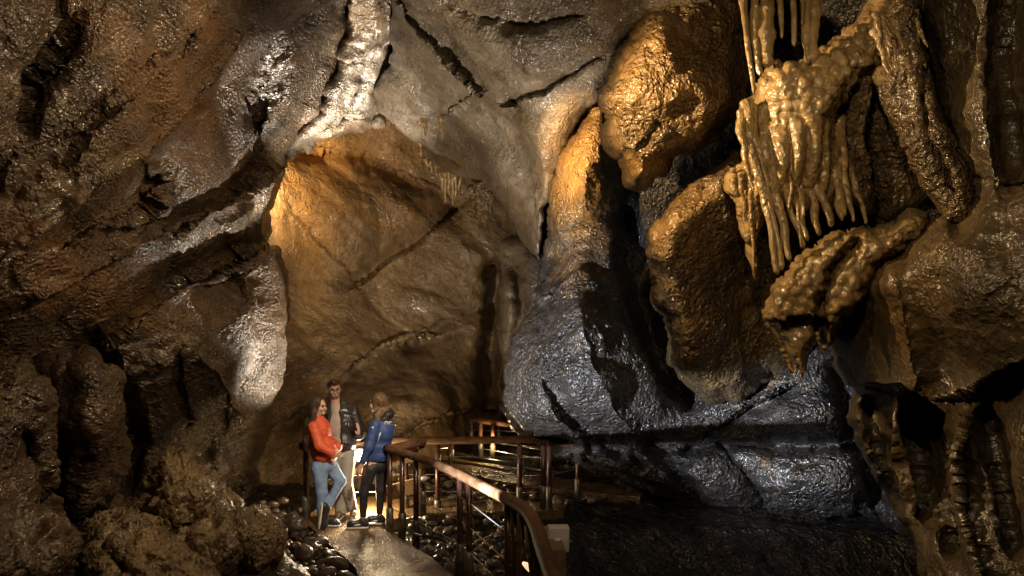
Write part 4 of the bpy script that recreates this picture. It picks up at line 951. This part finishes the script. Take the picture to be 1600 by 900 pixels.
M['bluejacket'] = simple_mat('royal_blue_softshell', (0.035, 0.065, 0.19), rough=0.6, bump=0.012, bscale=18, var=0.12)
M['legging'] = simple_mat('black_legging', (0.018, 0.016, 0.016), rough=0.6, bump=0.002, bscale=20, var=0.15)
M['shoeblack'] = simple_mat('black_shoe_leather', (0.02, 0.02, 0.022), rough=0.4, bump=.002, bscale=40, var=0.15)
M['shoewhite'] = simple_mat('white_shoe_leather', (0.62, 0.60, 0.54), rough=0.5, var=0.06)
M['shoebrown'] = simple_mat('brown_shoe_leather', (0.10, 0.06, 0.035), rough=0.5, var=0.15)
M['strap'] = simple_mat('grey_reflective_trim', (0.55, 0.53, 0.50), rough=0.4, var=0.1)

def shoe(parent, ankle, toe, mat, pitch_up=None, sole=None, w_=0.042, up=(0, 0, 1)):
    """ankle joint and toe tip positions; sole lies under both"""
    a, t, u = np.array(ankle, float), np.array(toe, float), np.array(up, float)
    d = (t - a); d /= np.linalg.norm(d)
    heel = a - u * .055 - d * .035; ball = t - d * .075
    o = organ('shoe', [('rod', tuple(heel + u * .02), tuple(a + u * .01), .040, .042), ('rod', tuple(heel + u * .015), tuple(ball + u * .005), .040, w_), ('rod', tuple(ball), tuple(t - d * .035 - u * .005), w_, .034), ('rod', tuple(a), tuple(ball + u * .012), .036, .032)], mat, parent, 0.008, 0.02)
    s_ = organ('sole', [('rod', tuple(heel - u * .022), tuple(ball - u * .026), .040, w_ + .004), ('rod', tuple(ball - u * .026), tuple(t - d * .03 - u * .028), w_ + .004, .036), ('cut', tuple(heel - u * .036), tuple(-u)), ('cut', tuple(heel - u * .014), tuple(u))], sole or M['shoewhite'], parent, 0.007, 0.01)
    s_.parent = o
    return o, d, u
from mathutils.bvhtree import BVHTree
def decal(parent, target, pts_px, person_Y, mat, name, origin):
    """thin raised patch sewn on a garment: its outline (photo pixels) is dropped on the garment's surface"""
    me = target.data; bvh = BVHTree.FromPolygons([v.co[:] for v in me.vertices], [list(p.vertices) for p in me.polygons])
    eye = Vector((0, 0, CAMZ)) - Vector(origin); V = []
    xs = [p[0] for p in pts_px]; ys = [p[1] for p in pts_px]; n = 6; idx = {}; Fc = []
    for px, py in pts_px:
        d = (at(px, py, person_Y) - Vector((0, 0, CAMZ))).normalized()
        hit = bvh.ray_cast(eye, d)
        if hit[0] is None: return None
        V.append(tuple(hit[0] + hit[1] * .004 - d * .003))
    k = len(V); cen = tuple(np.mean(V, 0)); V = V + [cen]
    V += [tuple(np.array(v) + np.array((0, .006, 0))) for v in V[:k]]
    Fc = [[i, (i + 1) % k, k] for i in range(k)] + [[(i + 1) % k, i, k + 1 + i, k + 1 + (i + 1) % k] for i in range(k)]
    o = link_mesh(name, V, Fc, mat, target, True); return o

# ---------------- woman in the orange jacket
Y0 = 9.68; S = F / Y0; ORG = at(508, 450, Y0); ORG = Vector((ORG.x, Y0, 0.0))
q = lambda px, py, y=0.0: ((px - 508) / S, y, (820 - py) / S)
hp, T, Rm, rr = head_prims(q(498.5, 633), 68, 0.98)
body = hp + [('rod', q(497, 645), q(494, 658), .050, .055), ('ell', q(498, 672), (.12, .12, .17)), ('ell', q(503, 700), (.10, .10, .15)), ('ell', q(507, 722, 0), (.12, .13, .12)),
             ('rod', q(495, 660, -.12), q(507, 688, -.20), .042, .036), ('rod', q(507, 688, -.20), q(523, 700, -.20), .036, .026), ('rod', q(495, 660, .12), q(510, 690, .18), .042, .036), ('rod', q(510, 690, .18), q(526, 700, .12), .036, .026),
             ('rod', q(504, 725, -.05), q(507, 765, -.06), .075, .05), ('rod', q(507, 765, -.06), q(507, 805, -.02), .05, .035),
             ('rod', q(512, 725, .07), q(531, 752, .04), .075, .05), ('rod', q(531, 752, .04), q(513, 789, -.06), .05, .033)] + hand_prims(q(523, 700, -.20), (1, .1, -.35), (0, 1, 0), 1)
pw = organ('person', body, M['skin'], None, 0.008, 0.02); pw.location = ORG
tag(pw, 'person with long dark hair, orange jacket and pale blue jeans leaning on the rail', 'person')
face_bits(T, Rm, rr, pw, (M['lips'], M['eye']), M['hair_dark'])
organ('hair', [('ell', T((0, .035, .040)), (.100, .105, .098)), ('rod', q(491, 632), q(486, 662, .02), .085, .085), ('rod', q(486, 660, -.04), q(482, 686, -.05), .080, .060), ('rod', q(482, 684, -.05), q(481, 700, -.05), .06, .03), ('rod', q(494, 640, -.09), q(489, 672, -.12), .035, .04), ('rod', T((.05, -.03, .06)), T((.085, 0, -.08)), .03, .035),
               ('sub', T((0, -.105, -.035)), (.085, .075, .10), Rm)], M['hair_dark'], pw, 0.009, 0.03, noise=lambda P: 0.014 * fbm(np.c_[P[:, 0] * 22, P[:, 1] * 22, P[:, 2] * 5], 3))
jk = organ('jacket', [('ell', q(497, 672), (.165, .17, .19)), ('ell', q(505, 697), (.165, .165, .17)), ('ell', q(509, 708), (.175, .165, .12)), ('rod', q(494, 662, -.13), q(506, 689, -.21), .072, .066), ('rod', q(506, 689, -.21), q(525, 701, -.20), .064, .050), ('rod', q(494, 662, .13), q(509, 690, .19), .07, .06), ('rod', q(509, 690, .19), q(528, 700, .12), .06, .046),
                 ('rod', q(497, 652), q(496, 657), .070, .09), ('cut', q(508, 717), (.05, 0, -1)), ('cut', q(497, 648), (-.4, 0, 1)), ('cut', q(530, 703, -.2), (1, 0, -.3))], M['orange'], pw, 0.009, 0.035, noise=folds(.007, 6, 22, 1))
organ('jeans', [('ell', q(505, 724), (.145, .14, .13)), ('rod', q(501, 728, -.06), q(505, 765, -.07), .100, .072), ('rod', q(505, 765, -.07), q(504, 800, -.03), .072, .066), ('rod', q(514, 728, .06), q(531, 751, .04), .095, .070), ('rod', q(531, 751, .04), q(514, 786, -.05), .068, .052),
                ('cut', q(508, 712), (0, 0, 1)), ('cut', q(508, 803), (0, 0, -1))], M['denim'], pw, 0.009, 0.025, noise=folds(.006, 7, 14, 5))
shoe(pw, q(507, 810, .02), q(532, 817, .0), M['shoeblack'])
shoe(pw, q(513, 790, -.08), q(507.5, 822, -.12), M['shoeblack'], up=(.8, .55, -.15))

# ---------------- man in the black jacket
Y0 = 10.1; S = F / Y0; ORG = Vector((at(545, 450, Y0).x, Y0, 0.0))
q = lambda px, py, y=0.0: ((px - 545) / S, y, (805 - py) / S)
hp, T, Rm, rr = head_prims(q(522, 607), 22, 1.04)
body = hp + [('rod', q(523, 620), q(525, 634), .060, .065), ('ell', q(529, 662), (.12, .09, .17)), ('ell', q(534, 695), (.12, .09, .14)), ('rod', q(553, 638), q(562, 676, -.02), .048, .04), ('rod', q(562, 676, -.02), q(564, 670, -.22), .038, .027),
             ('rod', q(508, 640), q(503, 680, -.02), .048, .04), ('rod', q(503, 680, -.02), q(506, 705, -.1), .04, .028), ('rod', q(533, 705), q(534, 755), .07, .05), ('rod', q(534, 755), q(534, 795), .05, .04), ('rod', q(544, 705), q(543, 750, -.07), .07, .05), ('rod', q(543, 750, -.07), q(552, 793, -.01), .05, .035)]
body += hand_prims(q(564, 672, -.20), (.12, -.35, .9), (-1, 0, .2), 1, curl=.25) + hand_prims(q(506, 705, -.1), (.1, -.2, -1), (1, 0, 0), 1)
pm = organ('person', body, M['skin'], None, 0.008, 0.02); pm.location = ORG
tag(pm, 'tallest person, with short brown hair, open black jacket, beige sweater and light grey trousers', 'person')
face_bits(T, Rm, rr, pm, (M['lips'], M['eye']), M['hair_short'])
organ('hair', [('ell', T((0, .022, .062)), (.088, .104, .072)), ('ellk', .02, T((0, -.045, .098)), (.060, .045, .035), Rm), ('sub', T((0, -.115, -.012)), (.10, .07, .072), Rm), ('cut', T((0, 0, -.02)), (0, 0, -1))], M['hair_short'], pm, 0.007, 0.02, noise=lambda P: 0.010 * fbm(P * 30, 3))
organ('beard', [('ell', T((0, -.052, -.090)), rr(.046, .038, .030), Rm), ('rod', T((.052, -.02, -.065)), T((.066, .0, -.02)), .014, .010), ('rod', T((-.052, -.02, -.065)), T((-.066, .0, -.02)), .014, .010)], simple_mat('stubble', (0.22, 0.11, 0.06), rough=.8, bump=.002, bscale=120), pm, 0.006, 0.02)
gV, gF = [], []
for s_ in (-1, 1):
    c0 = np.array(T((.031 * s_, -.103, -.002))); ux = Rm @ np.array((1, 0, 0)); uz = np.array((0, 0, 1.0))
    ring = [tuple(c0 + ux * .024 * math.cos(a) + uz * .019 * math.sin(a)) for a in np.linspace(0, 2 * math.pi, 17)]
    tube_geo(ring, .0025, 6, gV, gF, False)
    tube_geo([T((.055 * s_, -.10, .002)), T((.072 * s_, -.05, .002)), T((.078 * s_, .01, .0))], .0022, 6, gV, gF)
tube_geo([T((-.008, -.106, .002)), T((0, -.109, .004)), T((.008, -.106, .002))], .0022, 6, gV, gF)
link_mesh('glasses', gV, gF, M['steel'], pm)
organ('sweater', [('ell', q(529, 662), (.165, .125, .205)), ('ell', q(533, 690), (.15, .12, .16)), ('rod', q(524, 628), q(526, 640), .064, .09), ('cut', q(530, 704), (0, 0, -1)), ('cut', q(524, 628), (0, .3, 1))], M['sweater'], pm, 0.009, 0.03, noise=folds(.003, 6, 14, 3))
jm = organ('jacket', [('ell', q(530, 660), (.225, .150, .21)), ('ell', q(533, 690), (.205, .155, .18)), ('rod', q(513, 640), q(546, 638), .085, .085), ('rod', q(550, 640), q(563, 674, -.02), .088, .078), ('rod', q(563, 676, -.02), q(564, 676, -.18), .076, .058), ('rod', q(510, 642), q(503, 680, -.02), .086, .075), ('rod', q(503, 680, -.02), q(506, 702, -.08), .072, .058),
                ('rod', q(517, 630, .02), q(534, 630, .02), .060, .060), ('ell', q(525, 633, .03), (.105, .085, .05)),
                ('subrod', q(525, 610, -.15), q(527.5, 715, -.17), .088, .085), ('subrod', q(524.5, 612, -.02), q(525, 638, -.06), .072, .05), ('cut', q(530, 702), (0, 0, -1)), ('cut', q(564, 670, -.20), (0, -1, .5))], M['blackjacket'], pm, 0.009, 0.03, noise=folds(.009, 5, 24, 8))
organ('trousers', [('ell', q(538, 706), (.15, .125, .11)), ('rod', q(532, 710), q(534, 755), .100, .085), ('rod', q(534, 755), q(534, 797), .085, .092), ('rod', q(545, 708, -.02), q(543, 750, -.08), .100, .082), ('rod', q(543, 750, -.08), q(551, 790, -.03), .080, .070), ('cut', q(538, 697), (0, 0, 1)), ('cut', q(538, 799), (0, 0, -1))], M['khaki'], pm, 0.009, 0.025, noise=folds(.007, 6, 12, 11))
shoe(pm, q(534, 796, .0), q(531, 803, -.19), M['shoebrown'])
shoe(pm, q(552, 794, .02), q(556, 801, -.17), M['shoebrown'])

# ---------------- woman in the blue jacket
Y0 = 9.7; S = F / Y0; ORG = Vector((at(580, 450, Y0).x, Y0, 0.0))
q = lambda px, py, y=0.0: ((px - 580) / S, y, (820 - py) / S)
hp, T, Rm, rr = head_prims(q(590, 628), -105, 0.98)
body = hp + [('rod', q(592, 640), q(594, 652), .050, .055), ('ell', q(596, 670), (.12, .13, .17)), ('ell', q(592, 700), (.11, .11, .15)), ('ell', q(588, 722), (.12, .13, .12)),
             ('rod', q(588, 658, -.15), q(582, 694, -.19), .042, .036), ('rod', q(582, 694, -.19), q(568, 722, -.20), .036, .025), ('rod', q(600, 658, .14), q(596, 690, .20), .042, .036), ('rod', q(596, 690, .20), q(580, 712, .20), .036, .025),
             ('rod', q(581, 728, -.08), q(571, 765, -.10), .080, .050), ('rod', q(571, 765, -.10), q(569, 807, -.08), .050, .032), ('rod', q(595, 728, .06), q(594, 765, .04), .080, .050), ('rod', q(594, 765, .04), q(592, 806, .05), .050, .032)] + hand_prims(q(568, 722, -.20), (-.35, 0, -1), (.3, .9, 0), -1)
pb = organ('person', body, M['skin'], None, 0.008, 0.02); pb.location = ORG
tag(pb, 'person with auburn hair in a blue jacket, black leggings and two-tone trainers', 'person')
face_bits(T, Rm, rr, pb, (M['lips'], M['eye']), M['hair_auburn'])
organ('hair', [('ell', T((0, .030, .040)), (.100, .105, .094)), ('rod', q(594, 626), q(600, 652), .082, .075), ('rod', q(600, 650), q(600, 670, -.06), .080, .050), ('rod', q(592, 645, -.10), q(591, 668, -.15), .04, .025), ('rod', q(593, 640, -.08), q(592, 660, -.12), .035, .035), ('rod', q(601, 640, -.03), q(608, 652, -.02), .05, .045), ('rod', q(590, 620, -.06), q(586, 645, -.08), .03, .02),
               ('sub', T((0, -.110, -.035)), (.07, .085, .10), Rm)], M['hair_auburn'], pb, 0.009, 0.03, noise=lambda P: 0.016 * fbm(np.c_[P[:, 0] * 24, P[:, 1] * 24, P[:, 2] * 7] + 3, 3))
jb = organ('jacket', [('ell', q(597, 672), (.160, .175, .19)), ('ell', q(593, 697), (.155, .165, .17)), ('ell', q(591, 710), (.165, .165, .12)), ('rod', q(589, 660, -.14), q(581, 692, -.20), .072, .062), ('rod', q(581, 692, -.20), q(569, 720, -.20), .060, .040), ('rod', q(602, 660, .15), q(598, 692, .20), .072, .062), ('rod', q(598, 692, .20), q(583, 712, .20), .060, .040),
                 ('rod', q(594, 648), q(597, 656), .070, .09), ('cut', q(590, 717), (-.05, 0, -1)), ('cut', q(594, 647), (.4, 0, 1))], M['bluejacket'], pb, 0.009, 0.035, noise=folds(.006, 6, 16, 14))
organ('hood', [('ell', q(606, 646, .01), (.085, .12, .075)), ('ell', q(600, 652, .0), (.09, .13, .05)), ('sub', q(597, 637, 0), (.10, .10, .08))], M['legging'], pb, 0.009, 0.03, noise=folds(.006, 8, 10, 2))
organ('leggings', [('ell', q(588, 724), (.135, .135, .12)), ('rod', q(580, 730, -.08), q(571, 765, -.10), .092, .060), ('rod', q(571, 765, -.10), q(569, 802, -.08), .060, .040), ('rod', q(596, 730, .06), q(594, 765, .04), .092, .060), ('rod', q(594, 765, .04), q(592, 802, .05), .060, .040), ('cut', q(588, 713), (0, 0, 1)), ('cut', q(580, 804), (0, 0, -1))], M['legging'], pb, 0.009, 0.025, noise=folds(.004, 8, 10, 21))
for a_, t_ in ((q(569, 810, -.09), q(544, 815, -.12)), (q(592, 809, .05), q(570, 812, .0))):
    o, d, u = shoe(pb, a_, t_, M['shoeblack'])
    a_, t_ = np.array(a_), np.array(t_)
    pn = organ('side_panel', [('rod', tuple(a_ - u * .022 + d * .03 + np.array((0, -.034, 0))), tuple(a_ - u * .015 + d * .10 + np.array((0, -.032, 0))), .014, .014)], M['shoewhite'], o, 0.006, 0.01)
bpy.context.view_layer.update()
def letterpx(x0, y0, w_, h_, bars):
    return [[(x0 + (x * w_), y0 + (y * h_)) for x, y in b_] for b_ in bars]
Hb = [[(0, 0), (.25, 0), (.25, 1), (0, 1)], [(.75, 0), (1, 0), (1, 1), (.75, 1)], [(.22, .4), (.78, .4), (.78, .6), (.22, .6)]]
for poly in letterpx(600.5, 655, 6, 8.5, Hb) + letterpx(607.5, 655.5, 5, 8.5, Hb):
    decal(pb, jb, poly, 9.7, M['shoewhite'], 'back_lettering', pb.location)
decal(pb, jb, [(582.5 + 2.0 * math.cos(a), 668 + 2.0 * math.sin(a)) for a in np.linspace(0, 2 * math.pi, 9)[:-1]], 9.7, M['shoewhite'], 'sleeve_badge', pb.location)
decal(pb, jb, [(593, 676), (595.5, 675), (592, 686), (589.5, 693), (588.5, 692)], 9.7, M['strap'], 'reflective_trim', pb.location)
# small quarter-dome emblem of three arcs on the chest
for i in range(2):
    pts = [(537.5 + (6.0 - 1.6 * i) * math.sin(a), 643.5 - (4.2 - 1.5 * i) * math.cos(a)) for a in np.linspace(-1.4, 1.4, 6)]
    pts += [(537.5 + (5.2 - 1.6 * i) * math.sin(a), 643.5 - (3.4 - 1.5 * i) * math.cos(a)) for a in np.linspace(1.4, -1.4, 6)]
    decal(pm, jm, pts, 10.1, M['strap'], 'chest_emblem', pm.location)
decal(pm, jm, [(538.5, 648), (540, 648), (541, 664), (539.5, 664)], 10.1, M['strap'], 'chest_zip', pm.location)
decal(pm, jm, [(543, 648), (544.2, 648), (545.5, 666), (544.3, 666)], 10.1, M['strap'], 'chest_zip', pm.location)

# ================================================================== STALACTITES AND RIBS
srnd = random.Random(11)
def drip(p0, p1, r0, r1, lump=0.25, seg=14, n=34, seed=0, bend=0.02):
    p0, p1 = Vector(p0), Vector(p1); P = []; rr = []
    for i in range(n):
        t = i / (n - 1); nz = perlin(np.array([[seed * 3.1, t * 7, 0.5], [seed * 3.1 + 9, t * 3, 0.5], [seed * 5.1, t * 16, 1.5]]))
        P.append(p0.lerp(p1, t) + Vector((nz[1] * bend * 2, nz[0] * bend, 0))); 
        rr.append(max(.004, (r0 + (r1 - r0) * t) * (1 + lump * 1.4 * nz[0] + lump * nz[2])))
    rr[-1] *= .4
    return tube_geo(P, rr, seg)
def drip_thing(name, p0, p1, r0, r1, label, group, seed, mat=None, lump=.3):
    V, Fc = drip(p0, p1, r0, r1, lump, seed=seed); V = np.array(V)
    o = link_mesh(name, V, Fc, mat or M['flow'], None, True, tuple(V.mean(0))); tag(o, label, 'stalactite', group); return o
G = 'stalactites above the flowstone shoulder'
cols = [(1156, -90, 1176, 148, .045, .018, 'leftmost, thin leaning stalactite reaching past the flowstone shoulder'), (1170, -90, 1186, 120, .05, .035, 'second stalactite from the left above the flowstone shoulder'),
        (1196, -90, 1200, 105, .075, .06, 'thickest knobbly column standing on the flowstone shoulder'), (1218, -90, 1222, 60, .045, .016, 'stalactite with free tip just right of the thickest column'),
        (1234, -90, 1240, 72, .04, .02, 'slim stalactite in the middle of the row over the shoulder'), (1252, -90, 1256, 40, .04, .01, 'shortest pointed stalactite, between the slim one and the knobbly pillar'),
        (1272, -90, 1272, 98, .06, .05, 'knobbly pillar at the right end of the stalactite row'), (1262, -90, 1262, 100, .04, .035, 'narrow pillar touching the left side of the right-end knobbly pillar')]
for i, (x0, y0, x1, y1, r0, r1, lab) in enumerate(cols):
    drip_thing('stalactite', at(x0, y0, 6.9), at(x1, y1, 6.75), r0, r1, lab, G, i + 1, lump=.5 if r1 > .033 else .25)
# long curtain ribs of the flowstone
V, Fc = [], []
ribs = [(1168, 190, 1218, 436, .05), (1178, 200, 1226, 425, .04), (1192, 205, 1236, 408, .05), (1204, 215, 1246, 395, .038), (1216, 215, 1258, 392, .05), (1232, 225, 1268, 380, .04), (1248, 230, 1280, 372, .055),
        (1262, 225, 1290, 362, .05), (1274, 240, 1300, 352, .045), (1288, 200, 1310, 348, .04), (1296, 205, 1322, 345, .04), (1306, 215, 1338, 352, .045), (1316, 260, 1360, 358, .04), (1160, 200, 1180, 300, .035), (1240, 260, 1256, 340, .03), (1222, 250, 1236, 330, .03)]
for i, (x0, y0, x1, y1, r) in enumerate(ribs):
    v, f_ = drip(at(x0 - 2, y0 - 20 - 25 * srnd.random(), 7.0), at(x1 + srnd.uniform(-5, 5), y1 - 8 * srnd.random(), 6.62), r * (.95 + .5 * srnd.random()), r * (.3 + .3 * srnd.random()), .34, 12, 50, seed=i + 31, bend=.05); b0 = len(V); V += v; Fc += [[a + b0 for a in ff] for ff in f_]
part('curtain_ribs', (V, Fc), M['flow'], fs, None)
V, Fc = [], []
for i, (x0, y0, x1, y1, r) in enumerate([(1145, 262, 1152, 300, .03), (1158, 268, 1164, 345, .035), (1168, 262, 1180, 430, .03), (1178, 262, 1184, 360, .03), (1190, 262, 1190, 320, .03)]):
    v, f_ = drip(at(x0, y0, 7.5), at(x1, y1, 7.6), r, r * .3, .6, 10, 30, seed=i + 61); part('drip', (v, f_), M['flow'], fs3, None)
V, Fc = [], []
for i, (x0, y0, x1, y1, r) in enumerate([(1200, 505, 1224, 548, .02), (1224, 545, 1240, 582, .03), (1250, 560, 1252, 594, .018), (1243, 570, 1244, 590, .015), (1290, 540, 1294, 560, .02), (1276, 520, 1284, 548, .02)]):
    v, f_ = drip(at(x0, y0, 6.55), at(x1, y1, 6.6), r, r * .3, .6, 10, 20, seed=i + 71); part('drip', (v, f_), M['flow'], fs2, None)
# tuft of draperies on top of the rib
f = empty('drapery_cluster', at(1400, 120, 6.3)); tag(f, 'cluster of slanting flowstone fringes at the top of the jagged golden rib', 'flowstone')
V, Fc = [], []
for i in range(16):
    x0 = 1365 + i * 4.2; y0 = 20 + 28 * abs(math.sin(i * 1.7)) - i * .8
    v, f_ = drip(at(x0, y0, 6.2), at(x0 + 14 + 8 * math.sin(i), y0 + 55 + 22 * math.sin(i * 2.3), 6.1), .035, .008, .5, 10, 20, seed=i + 81); b0 = len(V); V += v; Fc += [[a + b0 for a in ff] for ff in f_]
part('fringe', (V, Fc), M['flow'], f, None)

# pendants on the chamber arch
G = 'small pendants on the chamber arch'
def cone_thing(px, py, py1, Y, r, label, i, mat=M['flow'], group=G):
    drip_thing('pendant', at(px, py, Y), at(px + 3, py1, Y), r, .008, label, group, i, mat, .3)
cone_thing(663, 185, 216, 12.4, .06, 'dark pointed pendant, left one of the pair under the ceiling edge', 101)
cone_thing(688, 182, 220, 12.2, .05, 'dark pointed pendant, right one of the pair under the ceiling edge', 102)
cone_thing(657, 222, 245, 13.3, .03, 'tiny ochre pendant below the dark pair', 103)
f = empty('stalactite_cluster', at(700, 280, 13.2)); tag(f, 'pale cluster of thin stalactites at the low point of the chamber arch', 'flowstone')
V, Fc = [], []
for i, (x0, y0, x1, y1, r) in enumerate([(688, 270, 692, 300, .05), (694, 268, 696, 318, .05), (700, 268, 702, 305, .055), (706, 270, 708, 322, .05), (712, 272, 712, 308, .05), (718, 278, 716, 300, .04), (665, 248, 668, 262, .03), (672, 252, 675, 270, .03), (680, 258, 682, 276, .03)]):
    v, f_ = drip(at(x0, y0, 13.0), at(x1, y1, 13.05), r, r * .25, .4, 10, 16, seed=i + 111); b0 = len(V); V += v; Fc += [[a + b0 for a in ff] for ff in f_]
part('fringe', (V, Fc), M['flow'], f, None)
f2 = empty('flowstone_pillar', at(756, 320, 13.4)); tag(f2, 'knobbly ochre pendant right of the thin stalactite cluster', 'flowstone')
V, Fc = [], []
for i, (x0, y0, x1, y1, r) in enumerate([(748, 285, 752, 350, .12), (758, 295, 757, 356, .10), (766, 300, 763, 345, .08), (738, 290, 740, 325, .07)]):
    v, f_ = drip(at(x0, y0, 13.3), at(x1, y1, 13.4), r, r * .55, .6, 12, 20, seed=i + 131); b0 = len(V); V += v; Fc += [[a + b0 for a in ff] for ff in f_]
part('knobs', (V, Fc), M['gold'], f2, None)
